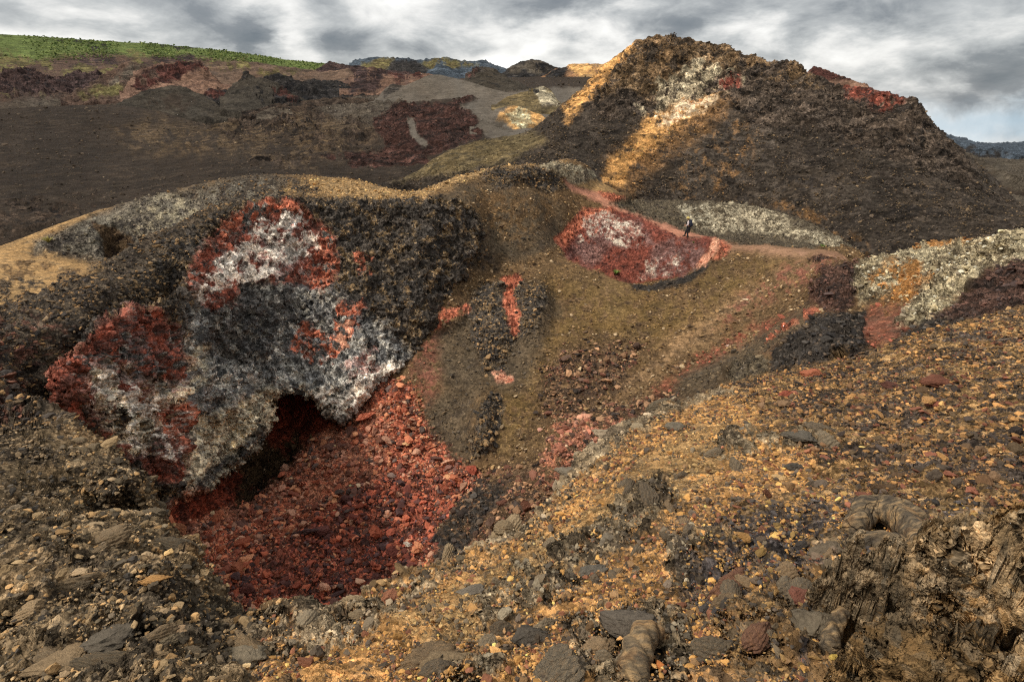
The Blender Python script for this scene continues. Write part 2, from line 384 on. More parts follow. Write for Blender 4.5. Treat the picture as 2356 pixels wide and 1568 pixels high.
# ------------------------------------------------------------------ surveyed height sheets (triangulated control lines)
YS = 0.42
class Sheet:
    def __init__(s): s.p = []; s.e = []
    def add(s, a, lr, z): s.p.append((a, lr, z)); return len(s.p) - 1
    def line(s, pts, join=True):
        prev = None
        for (px, py, r) in pts:
            a, t = ray(px, py); i = s.add(float(a), math.log(r), float(r * t))
            if join and prev is not None: s.e.append((prev, i))
            prev = i
    def behind(s, pts, steps):
        """points hidden behind a crest: for each, (extra distance, drop below the crest)"""
        for dr, dz in steps:
            prev = None
            for (px, py, r) in pts:
                a, t = ray(px, py); i = s.add(float(a), math.log(r + dr), float(r * t) - dz)
                if prev is not None: s.e.append((prev, i))
                prev = i
    def level(s, r, z, a0=-64, a1=64, n=9):
        prev = None
        for a in np.linspace(a0, a1, n):
            i = s.add(R_(a), math.log(r), z if np.isscalar(z) else float(np.interp(a, z[0], z[1])))
            if prev is not None: s.e.append((prev, i))
            prev = i
    def raster(s, a0, a1, l0, l1, da, dl, sig=(0.7, 0.028)):
        pts = np.array(s.p)
        vs = [Vector((x, y * YS)) for x, y, _ in s.p]
        ov, oe, of, orig, _, _ = delaunay_2d_cdt(vs, s.e, [], 0, 1e-7)
        V = np.array([(v.x, v.y / YS) for v in ov]); Z = np.zeros(len(V))
        for i, og in enumerate(orig):
            if len(og): Z[i] = np.mean([pts[k, 2] for k in og])
            else:
                d = (pts[:, 0] - V[i, 0]) ** 2 + ((pts[:, 1] - V[i, 1]) * YS) ** 2
                k = np.argsort(d)[:3]; w = 1 / (d[k] + 1e-9); Z[i] = (pts[k, 2] * w).sum() / w.sum()
        na = int((a1 - a0) / da) + 1; nl = int((l1 - l0) / dl) + 1
        G = np.full((nl, na), np.nan)
        for f in of:
            f = list(f)
            for k in range(1, len(f) - 1):
                T = V[[f[0], f[k], f[k + 1]]]; zz = Z[[f[0], f[k], f[k + 1]]]
                i0 = max(int((T[:, 0].min() - a0) / da), 0); i1 = min(int((T[:, 0].max() - a0) / da) + 2, na)
                j0 = max(int((T[:, 1].min() - l0) / dl), 0); j1 = min(int((T[:, 1].max() - l0) / dl) + 2, nl)
                if i1 <= i0 or j1 <= j0: continue
                X, Y = np.meshgrid(a0 + np.arange(i0, i1) * da, l0 + np.arange(j0, j1) * dl)
                (x1, y1), (x2, y2), (x3, y3) = T
                den = (y2 - y3) * (x1 - x3) + (x3 - x2) * (y1 - y3)
                if abs(den) < 1e-14: continue
                u = ((y2 - y3) * (X - x3) + (x3 - x2) * (Y - y3)) / den; v = ((y3 - y1) * (X - x3) + (x1 - x3) * (Y - y3)) / den
                w = 1 - u - v; m = (u >= -1e-6) & (v >= -1e-6) & (w >= -1e-6)
                sub = G[j0:j1, i0:i1]; sub[m] = (u * zz[0] + v * zz[1] + w * zz[2])[m]
        # outside the hull: carry the nearest row on
        for ax in (0, 1):
            g = G if ax == 0 else G.T
            for _ in range(2):
                for j in range(1, g.shape[0]):
                    m = np.isnan(g[j]); g[j][m] = g[j - 1][m]
                g = g[::-1]
        def blur(g, sg):
            k = int(3 * sg) + 1; x = np.arange(-k, k + 1); w = np.exp(-.5 * (x / max(sg, 1e-3)) ** 2); w /= w.sum()
            gp = np.pad(g, ((k, k), (0, 0)), 'edge'); return sum(w[i] * gp[i:i + g.shape[0]] for i in range(2 * k + 1))
        G = blur(G, sig[1] / dl); G = blur(G.T, R_(sig[0]) / da).T
        s.G, s.a0, s.l0, s.da, s.dl = G, a0, l0, da, dl
        return s
    def z(s, a, lr):
        x = np.clip((a - s.a0) / s.da, 0, s.G.shape[1] - 1.001); y = np.clip((lr - s.l0) / s.dl, 0, s.G.shape[0] - 1.001)
        i = x.astype(int); j = y.astype(int); fx = x - i; fy = y - j; G = s.G
        return (G[j, i] * (1 - fx) + G[j, i + 1] * fx) * (1 - fy) + (G[j + 1, i] * (1 - fx) + G[j + 1, i + 1] * fx) * fy
    def mesh_points(s, a0, a1, r0, r1, nc, nr, lim=None):
        """columns fan out from the camera's foot; rows are spaced along each profile by how much detail that stretch needs"""
        A = np.linspace(a0, a1, nc); M = 1500
        L = np.linspace(math.log(r0), math.log(r1), M)
        aa, ll = np.meshgrid(A, L, indexing='ij'); zz = s.z(aa, ll); rr = np.exp(ll)
        el = np.arctan2(zz, rr)
        runmax = np.maximum.accumulate(el, axis=1)
        vis = (el >= runmax - R_(.6))
        de = np.abs(np.diff(el, axis=1)); dl = np.diff(ll, axis=1); dz = np.abs(np.diff(zz, axis=1)) / rr[:, 1:]
        wgt = np.where(vis[:, 1:], 1.0, .12)
        ds = wgt * (de + .05 * dl + .25 * dz) + .01 * dl
        S = np.concatenate([np.zeros((nc, 1)), np.cumsum(ds, 1)], 1); S /= S[:, -1:]
        # keep neighbouring columns alike
        k = np.hanning(13); k /= k.sum(); Sp = np.pad(S, ((6, 6), (0, 0)), 'edge'); S = sum(k[i] * Sp[i:i + nc] for i in range(13))
        tgt = np.linspace(0, 1, nr); out = np.empty((nr, nc))
        for c in range(nc): out[:, c] = np.interp(tgt, S[c], L)
        aa = np.broadcast_to(A, (nr, nc)); z = s.z(aa, out); r = np.exp(out)
        return np.stack([r * np.sin(aa), r * np.cos(aa), z], -1)

def vnormals(P):
    du = np.gradient(P, axis=1); dv = np.gradient(P, axis=0)
    n = np.cross(du, dv); n /= np.maximum(np.linalg.norm(n, axis=2, keepdims=True), 1e-9)
    return n

def relief(P, pm, s0, octv=9, billow=.6, seed=0, gain=1.0, lac=.56, nup=None):
    """rock relief along the surface normal; fine octaves only where they can be seen"""
    n = vnormals(P)
    k = np.sign((n * P).sum(-1, keepdims=True)); n = -n * np.where(k == 0, 1, k)       # towards the open air on walls
    up = vnormals(P); up *= np.where(up[..., 2:3] < 0, -1.0, 1.0)
    n = up if nup else n
    q = P.reshape(-1, 3).astype(np.float32); amp = pm[:, 1]; r = np.linalg.norm(q, axis=1); h = np.zeros(len(q), np.float32)
    sc_, a = s0, 1.0
    for o in range(octv):
        k = np.nonzero((1.0 / sc_ > r / 570 * 1.6) & (amp * a > r / 570 * .08))[0]
        if len(k):
            v = perlin(q[k] * sc_ + 31.7 * (seed + o))
            bl = np.abs(v) * 2.2 - .55
            h[k] += (a * (v * (1 - billow) + bl * billow)).astype(np.float32)
        sc_ *= 2.07; a *= lac
    return P + n * (h * amp * gain).reshape(P.shape[:2])[..., None]

# ================================================================== NEAR GROUND (camera slope, pits, path ridge)
N = Sheet()
N.level(0.5, -1.6); N.level(0.9, -1.68)
N.line([(-250,1568,2.6),(0,1568,2.3),(400,1568,1.8),(800,1568,1.5),(1178,1568,1.4),(1600,1568,1.45),(2000,1568,1.6),(2355,1568,1.9),(2600,1568,2.1)])
N.line([(-250,1350,3.6),(0,1350,3.3),(250,1400,2.6),(430,1480,2.1),(700,1480,2.1),(1178,1400,2.3),(1600,1350,2.4),(2000,1300,2.6),(2355,1250,3.1),(2600,1230,3.4)])
N.line([(-250,1180,5.0),(0,1180,4.6),(200,1230,3.9),(350,1300,3.2)])
N.line([(1300,1290,3.2),(1600,1200,3.6),(2000,1130,4.5),(2355,1060,5.5),(2600,1040,6)])
N.line([(1450,1100,5.4),(1700,1000,7.3),(2000,950,9),(2355,880,11),(2600,860,12)])
N.line([(1600,950,9.5),(1850,890,12.5),(2100,850,13.2),(2355,780,15.5),(2600,760,16.5)])
RIM = [(120,860,13),(150,950,9.5),(250,1000,8.2),(320,1060,7.1),(372,1130,6.0),(384,1180,5.3),(405,1235,4.7),(440,1275,4.2),(488,1310,3.8),(520,1370,3.3),(548,1402,3.1),(600,1422,3.0),(640,1402,3.1),(700,1398,3.15),(800,1388,3.2),(850,1345,3.5),(900,1312,3.8),(1000,1282,4.2),(1100,1240,4.6),(1200,1200,5.2),(1255,1145,5.9),(1300,1080,6.9),(1350,1020,8.0),(1400,975,9.5),(1500,942,11.0),(1560,920,12.0),(1650,885,13.6),(1760,865,15.0),(1880,838,16.3),(1960,812,17.4),(2050,790,18),(2200,735,18.8),(2355,697,19.6),(2600,640,20)]
N.line(RIM)
N.line([(0,1050,7.2),(0,930,10.5),(0,830,15),(0,770,19.5),(0,710,24)]); N.line([(-250,1050,7.5),(-250,860,13),(-250,740,21)])
N.line([(60,870,13),(60,770,19.5)], False)
CREST = [(120,850,14),(180,800,17.0),(225,735,21),(300,712,23.5),(380,698,26),(425,650,29.5),(440,600,32),(470,550,35),(520,500,38),(560,480,39.3),(620,457,41),(700,468,41.2),(760,470,41.5),(900,466,42),(1000,466,42.5),(1060,472,43),(1100,500,43.5)]
N.line([(a, b, c + .3) for a, b, c in CREST])
N.line([(-250,760,20),(0,706,24.5),(100,667,28),(230,600,33),(330,541,36.5),(430,500,38.6),(500,480,39.6)])
N.line([(100,760,20),(230,680,25.5),(330,640,30),(400,590,33),(430,550,35.5)])
N.behind([(-250,760,20),(0,706,24.5),(100,667,28),(230,600,33),(330,541,36.5)], [(2.2,.9)])
# valley and the crater with the cave beyond the mound
N.line([(-250,720,33),(0,690,36),(80,680,38),(170,632,44),(300,600,50)])
N.line([(-250,640,45),(0,635,47),(100,630,48),(180,612,51)])
N.line([(0,598,55),(60,585,60),(100,588,60.5),(150,592,60),(230,597,59),(330,560,59),(420,520,60)])
N.line([(-250,625,64),(0,562,66),(40,545,66.5),(100,520,67),(200,485,68),(300,458,68),(400,430,68),(500,408,68.5),(600,398,68.5),(700,400,67),(820,410,62),(900,432,55),(950,441,50),(1000,422,50.5),(1050,400,52),(1120,384,54),(1200,374,57),(1262,372,59),(1310,380,60),(1360,400,61)])
N.line([(80,556,65),(130,540,65),(220,515,64),(300,500,64),(400,468,64)])
N.line([(520,455,50),(640,440,52),(760,440,50),(860,452,46)])
N.behind([(-250,625,64),(0,562,66),(100,520,67),(200,485,68),(300,458,68),(400,430,68),(500,408,68.5),(600,398,68.5),(700,400,67),(820,410,62),(900,432,55),(950,441,50),(1050,400,52),(1120,384,54),(1200,374,57),(1262,372,59)], [(3,1.0),(12,6)])
# pale outcrop at the end of the path ridge, path, crater rim beyond
N.line([(1250,400,55),(1300,412,56),(1350,440,58),(1420,435,64),(1382,415,60.5)])
N.line([(1290,415,55.5),(1330,440,55.8),(1370,462,56.2),(1450,500,56),(1520,525,55.3),(1580,543,54.6),(1640,555,53.2),(1700,560,50.5),(1760,564,48.5),(1800,570,46.5),(1880,582,43.3),(1950,595,40.5)])
N.line([(1290,400,57.5),(1340,428,58),(1400,452,58),(1460,474,57.6),(1520,502,57.2),(1580,530,56.5),(1640,547,54.8)])
N.line([(1250,440,53),(1290,470,52),(1335,484,54.4),(1400,486,54.8),(1440,494,54.8),(1500,520,54.2),(1560,549,53.2),(1620,562,52),(1645,557,52.0)])   # head of the red crater
N.line([(1300,560,50.5),(1330,588,50.2),(1380,630,50),(1450,638,49.8),(1520,640,49.6),(1580,625,49.6)])  # foot of its back wall
FR = [(1283,548,50.6),(1290,562,49.5),(1320,590,48),(1370,602,46.5),(1410,630,44.3),(1450,642,43.3),(1490,650,42.6),(1550,640,43.2),(1600,612,45),(1630,580,48),(1652,556,50.8)]
N.line(FR)
N.behind(FR[2:9], [(2.2,3.2)])
# far crater with the white wall
N.line([(1440,458,70),(1500,455,72),(1580,457,73),(1650,459,73),(1720,465,72),(1790,482,69),(1850,500,66),(1920,535,60),(1960,560,57),(1990,579,53)])
N.line([(1480,500,63.5),(1560,524,64.5),(1650,543,64.5),(1750,541,64),(1820,550,61.5),(1880,563,58),(1950,578,53)])
N.line([(1560,536,61),(1650,549,60),(1750,556,57),(1850,570,52)])
N.behind([(1440,458,70),(1580,457,73),(1720,465,72),(1850,500,66),(1920,535,60),(1990,579,53)], [(3,.8),(16,9)])
N.behind([(1382,415,60.5),(1420,435,64)], [(5,1),(22,9)])
# right hand outcrops
N.line([(1690,845,24.5),(1770,868,18.8),(1860,850,18.2),(1940,832,18.6),(2010,800,19.8)])
N.line([(1775,800,23.5),(1800,775,24.6),(1880,742,26),(1990,722,26)])
N.line([(2080,785,20),(2150,742,22.5),(2250,715,22.5),(2355,660,23)])
N.line([(2050,700,26),(2110,640,28.5),(2200,600,29.5),(2355,565,29.5)])
WR = [(1870,690,31),(1868,655,33),(1900,622,35.5),(1950,600,37),(2000,588,36),(2060,580,35),(2100,560,34),(2150,549,34),(2200,546,33.5),(2265,548,33),(2300,532,32),(2355,518,31),(2600,450,30)]
N.line(WR)
N.line([(1880,712,29.3),(1960,712,27.6),(1960,660,31)], False)
N.behind(WR[4:], [(2.5,1.2),(14,7)])
# central bowl and right hand sand slope
for row in [[(1110,430,50),(1180,440,50),(1240,460,50)],[(1130,520,46.5),(1200,530,47),(1250,560,47)],[(1120,600,43),(1200,620,43),(1270,620,43.5)],
            [(1090,680,39.5),(1150,690,39.5),(1250,700,38.5),(1350,700,38.5),(1450,700,38.5),(1550,690,39.5),(1650,660,41.5),(1720,620,44),(1800,610,42),(1850,610,40)],
            [(1060,760,35.5),(1120,780,34.5),(1200,780,34.3),(1300,790,33.2),(1400,790,33.2),(1500,780,34),(1600,760,35),(1700,720,37),(1780,680,38),(1850,650,37.5)],
            [(960,850,31.8),(1040,850,31.5),(1150,870,30.2),(1300,880,28.8),(1400,880,29),(1500,865,29.8),(1600,840,31),(1680,800,32.6),(1750,760,34),(1830,720,34)],
            [(900,900,30.4),(960,930,29.4),(1040,950,28.2),(1150,970,26.4),(1250,960,26.6),(1320,960,26.4),(1420,930,27.2),(1520,905,27.6),(1640,880,27.5)],
            [(1070,1060,24.3),(1150,1060,23.5),(1230,1050,23.3)],
            # rubble floor
            [(400,1222,20.6),(480,1196,23.6),(545,1165,26.2),(590,1132,27.6),(640,1092,28.8),(700,1025,30.3),(760,992,30.2),(800,968,30.2),(850,905,31.2),(935,842,32.6)],
            [(480,1290,19.5),(600,1260,21),(750,1180,23.3),(900,1060,26.2),(1000,1000,27.3)],
            [(540,1380,16.6),(700,1340,18.2),(850,1260,20),(1000,1180,21.4),(1090,1110,23.2),(1200,1080,21.8),(1300,1020,22.2),(1350,985,23)],
            [(620,1440,14.4),(760,1420,15),(900,1360,16.4),(1000,1285,17.6),(1080,1240,18),(1150,1220,17.2),(1230,1140,18.5)]]:
    N.line(row)
N.line([(1040,1180,19.8),(1110,1120,20.8),(1190,1130,19.0),(1150,1190,17.5)], False)
# under the overhanging wall: the cave's floor and back
CF = [(400,1222,20.6),(480,1196,23.6),(545,1165,26.2),(590,1132,27.6),(640,1092,28.8),(700,1025,30.3)]
for dr, dz in [(.7, 1.3), (2.8, 1.9), (3.9, -2.4)]:
    prev = None
    for (px, py, r) in CF:
        a, t = ray(px, py); i = N.add(float(a), math.log(r + dr), float(r * t) - dz)
        if prev is not None: N.e.append((prev, i))
        prev = i
for (px, py, r, z) in [(118,930,14.2,-12.5),(160,985,16.0,-13),(250,1040,18.8,-13.6),(330,1095,20.6,-14),(372,1150,21.4,-14.3)]:
    a, t = ray(px, py); N.add(float(a), math.log(r), z); N.add(float(a), math.log(r - 2.5), z - .6)
for (px, py, r) in CREST[:7]:
    a, t = ray(px, py); N.add(float(a), math.log(r - .15), float(r * t) - 5.5)
for (px, py, r) in CREST[8:17]:
    a, t = ray(px, py); N.add(float(a), math.log(r - 1.0), float(r * t) - 3.4)
N.line([(940,700,37.4),(920,780,35.2)], False)
N.line([(720,960,32.0),(760,940,32.0),(690,950,32.2)], False)
# inner side of the near rim
for (px, py, r) in RIM[1:26]:
    a, t = ray(px, py)
    for dr, dz in ((.35, .9), (2.6, 5.2)):
        N.add(float(a), math.log(r + dr), float(r * t) - dz)
for (px, py, r) in RIM[2:24]:
    a, t = ray(px, py)
    N.add(float(a), math.log(max(r + 5.5, 10.5)), min(float(r * t) - 9.5, -13.2))
for (px, py, r) in RIM[26:34]:
    a, t = ray(px, py); N.add(float(a), math.log(r + 1.2), float(r * t) - 1.4)
N.level(100, -24, n=12)
N.raster(R_(-60), R_(60), math.log(.55), math.log(98), R_(.14), .0055, (0.55, 0.017))
AZ = R_(54)
pN = N.mesh_points(-AZ, AZ, .6, 96, 700 if QUICK else 1350, 700 if QUICK else 1300)
BUMPS = [(262,556,30,34,-1.6,54,66),(150,560,60,22,.5,54,66),(340,520,50,22,.5,54,68),(1228,712,40,75,1.1,22,45),(1135,745,48,80,.8,22,45),(1112,985,30,70,.8,20,36),(1030,735,40,22,.5,28,45),(1890,790,95,50,.8,18,30),(1920,655,46,52,.8,24,40),
         (1695,850,46,16,.45,20,30),(1545,652,70,10,.3,40,48),(1200,405,85,16,.7,48,62),(1315,396,62,20,1.0,50,66),(1645,572,12,30,.5,44,54),(1430,458,36,8,.6,50,62),(1892,598,32,7,.4,36,46),
         (1500,1150,34,60,.12,0,12),(1640,1285,70,38,.12,0,9),(1450,1450,70,46,.10,0,6),(1230,1365,70,34,.10,0,8),(1770,1330,60,46,.10,0,7),(1790,1015,90,16,.14,0,12),(2200,640,60,30,.6,22,36),(2300,575,60,14,.5,24,36),(1500,935,60,10,.2,8,14),
         (640,1418,50,14,.10,0,6),(330,1340,50,26,.12,0,8),(240,1470,80,26,.10,0,6),(260,1120,60,30,.2,0,10),(60,1340,60,24,.10,0,8),(430,1270,36,30,.14,0,8)]
nu = vnormals(pN); nu *= np.where(nu[..., 2:3] < 0, -1.0, 1.0)
_x, _y = project(pN); _r = np.linalg.norm(pN, axis=2); _h = np.zeros(_x.shape)
for cx_, cy_, sx_, sy_, hh, ra, rb in BUMPS:
    q_ = ((_x - cx_) / sx_) ** 2 + ((_y - cy_) / sy_) ** 2; _h += hh * np.exp(-q_ ** 2) * ((_r > ra) & (_r < rb))
pN = pN + nu * _h[..., None]
flat = pN.reshape(-1, 3)
rN = np.hypot(flat[:, 0], flat[:, 1])

F = 1e9
REG_N = [
 # left fore slope and mound
 ('fore_brown', 30, 20, 1, 0, 40, [(-900,1900),(-900,900),(60,900),(200,1050),(330,1060),(420,1250),(560,1430),(900,1380),(700,1900)]),
 ('mound', 30, 16, 1, 8.5, 46, [(-900,1000),(-900,600),(0,640),(640,400),(1130,430),(1140,600),(420,760),(180,1000),(100,980)]),
 ('crust', 16, 16, 1, 20, 46, [(225,735),(300,640),(430,520),(520,470),(640,440),(760,462),(900,440),(1040,455),(1120,480),(1130,560),(440,640),(400,700),(300,720)]),
 ('mound_red', 26, 30, .55, 9, 30, [(-100,960),(-100,740),(60,720),(150,760),(120,850),(60,960)]),
 ('fore_tan', 20, 26, .62, 0, 9, [(-300,1900),(-300,1300),(150,1130),(150,960),(250,990),(345,1080),(400,1240),(500,1330),(600,1425),(700,1480),(600,1560),(560,1900)]),
 # ridge beyond the mound
 ('greyrock', 18, 14, 1, 44, 75, [(70,590),(60,560),(120,540),(200,490),(300,455),(420,430),(560,405),(640,405),(640,460),(520,490),(330,600),(230,600)]),
 ('lightrock', 20, 20, .5, 55, 75, [(250,500),(420,440),(520,440),(560,470),(330,590),(290,540)]),
 ('ridge_gold', 14, 10, 1, 44, 72, [(640,440),(700,405),(820,412),(960,430),(1050,392),(1130,378),(1300,372),(1130,396),(1060,420),(980,450),(930,462),(760,455)]),
 ('mound', 14, 20, .6, 44, 75, [(380,440),(560,400),(680,400),(740,440),(620,455),(480,480)]),
 ('ochre_soft', 12, 8, 1, 55, 72, [(-200,640),(0,565),(60,540),(150,500),(260,462),(150,520),(80,560),(70,595),(160,610),(150,640),(0,640)]),
 ('ochre_soft', 16, 20, .6, 30, 62, [(-300,800),(-300,600),(60,590),(230,600),(150,650),(0,720)]),
 ('blackrock', 10, 16, .55, 52, 75, [(80,580),(130,545),(220,515),(300,500),(330,560),(230,600)]),
 ('cave_shade', 4, 6, 1, 52, 75, [(208,510),(262,522),(300,540),(312,565),(262,600),(240,590),(236,548)]),  # shade in the cave mouth, painted dark over the hollow
 # hump
 ('sand_dark', 14, 10, 1, 40, 62, [(1000,460),(1060,425),(1130,420),(1240,440),(1300,470),(1290,560),(1180,600),(1110,560)]),
 ('sand', 24, 16, .6, 40, 62, [(1050,460),(1130,420),(1260,440),(1290,480),(1200,560),(1110,520)]),
 ('crust', 8, 8, 1, 48, 62, [(1105,410),(1120,388),(1200,382),(1290,392),(1310,430),(1250,440),(1200,420),(1140,440)]),
 ('lightrock', 5, 6, 1, 50, 66, [(1240,382),(1262,370),(1310,376),(1350,388),(1378,398),(1384,420),(1350,432),(1310,418),(1270,392)]),
 ('ochre_soft', 6, 5, 1, 54, 72, [(1320,424),(1384,410),(1420,420),(1424,440),(1400,450),(1360,440)]),
 # path
 ('path', 6, 4, 1, 48, 62, [(1290,408),(1330,430),(1390,448),(1460,468),(1500,492),(1560,522),(1640,545),(1680,560),(1640,566),(1560,556),(1500,530),(1440,502),(1380,470),(1320,440)]),
 ('red_orange', 4, 5, 1, 50, 62, [(1370,442),(1400,446),(1440,455),(1460,472),(1430,472),(1395,462)]),
 ('path_tan', 12, 8, 1, 36, 52, [(1660,556),(1760,560),(1880,576),(1960,590),(1940,606),(1830,592),(1740,580),(1660,572)]),
 # far crater
 ('c3dark', 8, 8, 1, 56, 76, [(1400,470),(1450,452),(1580,450),(1720,458),(1860,498),(1960,552),(2000,585),(1900,580),(1640,552),(1480,500)]),
 ('c3white', 7, 14, .9, 56, 76, [(1560,475),(1640,462),(1740,472),(1790,490),(1850,520),(1930,552),(1990,580),(1930,580),(1860,555),(1800,538),(1700,535),(1650,540),(1600,520)]),
 ('c3dark', 8, 8, 1, 50, 66, [(1640,545),(1680,530),(1800,540),(1880,562),(1860,580),(1700,562)]),
 # sand bowl
 ('sand_olive', 50, 30, .7, 20, 50, [(1260,640),(1480,660),(1560,720),(1480,800),(1300,900),(1150,1040),(1120,950),(1250,760)]),
 ('sand_olive', 50, 30, .6, 30, 50, [(1560,640),(1700,590),(1850,600),(1700,720),(1500,860),(1420,860)]),
 ('sand_pale', 22, 14, .7, 26, 50, [(1860,600),(1900,610),(1700,710),(1560,830),(1440,890),(1520,800),(1660,700),(1800,620)]),
 ('sand_red', 24, 18, .5, 26, 50, [(1800,620),(1930,600),(1880,650),(1760,690),(1640,760),(1700,690)]),
 ('sand_dark', 26, 14, 1, 20, 40, [(1130,700),(1240,640),(1290,700),(1250,800),(1200,900),(1100,900)]),
 ('sand_rust', 20, 22, .6, 20, 40, [(1640,800),(1780,730),(1880,720),(1780,800),(1700,840),(1560,900),(1480,940),(1520,880)]),
 ('sand_dark', 18, 10, 1, 20, 40, [(1560,870),(1700,800),(1860,700),(1880,730),(1780,800),(1640,900),(1540,930)]),
 ('sand_red', 24, 18, .6, 24, 42, [(960,820),(985,780),(1040,760),(1010,880),(1020,960),(940,880)]),
 ('sand_dark', 24, 14, 1, 22, 42, [(1010,780),(1090,700),(1120,780),(1110,900),(1080,1060),(1020,1050),(960,960),(1020,900)]),
 ('stony', 40, 24, .8, 20, 36, [(1240,940),(1250,840),(1350,780),(1480,800),(1440,880),(1340,950),(1300,990)]),
 ('stony', 20, 14, .9, 18, 30, [(900,900),(1000,980),(1060,1060),(1110,1090),(1230,1060),(1340,960),(1400,930),(1560,900),(1430,980),(1240,1180),(1090,1120),(980,1020)]),
 # rib and boulder rocks in the bowl
 ('crust', 8, 12, .9, 26, 44, [(1070,700),(1110,650),(1200,640),(1250,650),(1262,700),(1230,760),(1190,790),(1160,860),(1110,850),(1090,780)]),
 ('red_orange', 4, 7, 1, 26, 44, [(1150,640),(1190,625),(1200,640),(1178,670),(1196,720),(1190,780),(1180,770),(1158,700),(1165,660)]),
 ('red_orange', 5, 8, .8, 30, 44, [(980,760),(1020,715),(1070,700),(1080,715),(1040,735),(1000,765)]),
 ('peach', 4, 6, .8, 26, 40, [(1130,850),(1175,860),(1180,878),(1140,880)]),
 ('crust', 6, 8, .9, 22, 34, [(1090,1000),(1110,930),(1140,900),(1160,930),(1150,1000),(1120,1040),(1080,1060)]),
 ('purplerock', 4, 5, 1, 36, 48, [(1862,594),(1885,588),(1925,600),(1905,606),(1870,602)]),
 # red crater
 ('crater_red', 4, 5, 1, 43, 57, [(1276,548),(1320,500),(1340,480),(1400,482),(1440,488),(1500,512),(1560,546),(1640,550),(1630,590),(1560,640),(1450,655),(1370,620),(1310,600)]),
 ('red_orange', 5, 6, 1, 46, 57, [(1276,548),(1320,500),(1340,480),(1420,484),(1380,500),(1330,530),(1300,570)]),
 ('crater_mau', 10, 12, .9, 43, 57, [(1310,590),(1330,540),(1380,500),(1470,510),(1500,560),(1400,570),(1370,610)]),
 ('crater_wht', 3, 12, .72, 43, 57, [(1340,500),(1400,495),(1450,505),(1475,530),(1470,560),(1420,560),(1380,540),(1330,560),(1330,530)]),
 ('crater_mau', 10, 10, .8, 43, 57, [(1500,570),(1540,548),(1620,565),(1620,600),(1560,640),(1480,640)]),
 ('crater_wht', 5, 10, .45, 43, 57, [(1480,600),(1560,590),(1590,620),(1520,640),(1470,640)]),
 ('blackrock', 5, 6, 1, 41, 48, [(1450,655),(1540,642),(1600,618),(1640,600),(1620,625),(1560,655),(1500,672),(1460,668)]),
 ('peach', 4, 5, 1, 44, 54, [(1640,545),(1656,548),(1668,565),(1640,590),(1620,612),(1600,612),(1625,580)]),
 ('red_orange', 6, 5, .8, 44, 54, [(1656,552),(1680,565),(1668,590),(1640,600),(1650,575)]),
 # rubble
 ('rubble', 12, 20, 1, 12, 34, [(380,1200),(480,1180),(590,1110),(650,1070),(720,1000),(800,950),(850,880),(900,860),(950,900),(980,980),(1060,1060),(1105,1105),(1060,1150),(1000,1210),(1010,1260),(960,1320),(850,1400),(600,1560),(480,1500)]),
 ('rubble_pink', 24, 24, .62, 12, 34, [(660,1060),(740,1000),(840,900),(880,930),(900,1010),(860,1100),(720,1150),(560,1190),(420,1240),(480,1190)]),
 ('rubble_dk', 30, 30, .7, 12, 26, [(540,1300),(700,1200),(900,1100),(1080,1100),(1000,1250),(850,1380),(600,1520),(500,1400)]),
 ('stony', 8, 10, 1, 13, 25, [(1000,1240),(1060,1140),(1120,1095),(1180,1120),(1230,1130),(1260,1160),(1180,1240),(1060,1290),(1010,1280)]),
 ('blackrock', 12, 12, .7, 13, 25, [(1000,1240),(1060,1140),(1120,1095),(1160,1130),(1100,1200),(1060,1290),(1010,1280)]),
 ('rubble_pink', 16, 18, .6, 18, 28, [(1250,1060),(1280,960),(1320,960),(1420,960),(1460,950),(1340,1080),(1260,1130),(1220,1090)]),
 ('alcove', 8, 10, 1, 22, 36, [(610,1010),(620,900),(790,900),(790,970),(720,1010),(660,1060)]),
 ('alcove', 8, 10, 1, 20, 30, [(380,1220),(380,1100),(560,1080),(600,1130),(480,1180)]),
 ('cave_shade', 10, 10, .8, 22, 36, [(540,1180),(560,1060),(690,990),(700,1030),(600,1140)]),  # shade of the slit under the overhang, painted on
 # right outcrops
 ('sand_rust', 14, 12, 1, 17.5, 40, [(1980,840),(1960,780),(2000,700),(2080,700),(2180,640),(2120,740),(2040,800)]),
 ('sand_red', 16, 16, .6, 17.5, 40, [(1980,760),(2040,680),(2160,640),(2100,720),(2040,790)]),
 ('blackrock', 6, 10, 1, 16.5, 40, [(1760,872),(1780,800),(1870,730),(1990,715),(1985,780),(2010,800),(1950,835),(1860,850)]),
 ('red_orange', 5, 6, .8, 20, 40, [(1850,725),(1872,705),(1890,715),(1800,760),(1760,790),(1780,765)]),
 ('c3dark', 6, 8, 1, 20, 40, [(1670,860),(1690,830),(1770,820),(1760,870),(1690,880)]),
 ('purplerock', 8, 10, 1, 24, 40, [(1860,700),(1866,650),(1900,620),(1960,596),(2010,588),(1980,640),(1960,700),(1930,720)]),
 ('whiteridge', 10, 14, 1, 22, 42, [(1960,610),(2010,588),(2100,556),(2280,540),(2355,510),(2700,430),(2700,600),(2355,600),(2260,620),(2180,700),(2110,760),(2060,740),(2130,650),(1970,700)]),
 ('ochre_hot', 16, 22, .62, 24, 42, [(2000,640),(2050,600),(2110,610),(2140,640),(2100,690),(2030,700)]),
 ('ochre_hot', 6, 6, .9, 30, 42, [(2090,572),(2120,549),(2200,544),(2275,546),(2240,560),(2140,566)]),
 ('purplerock', 10, 12, 1, 20, 34, [(2140,740),(2200,690),(2260,620),(2355,590),(2700,540),(2700,680),(2355,700),(2230,735)]),
 ('blackrock', 8, 8, 1, 18.2, 34, [(2040,800),(2080,760),(2160,730),(2230,735),(2120,780),(2060,805)]),
 # foreground
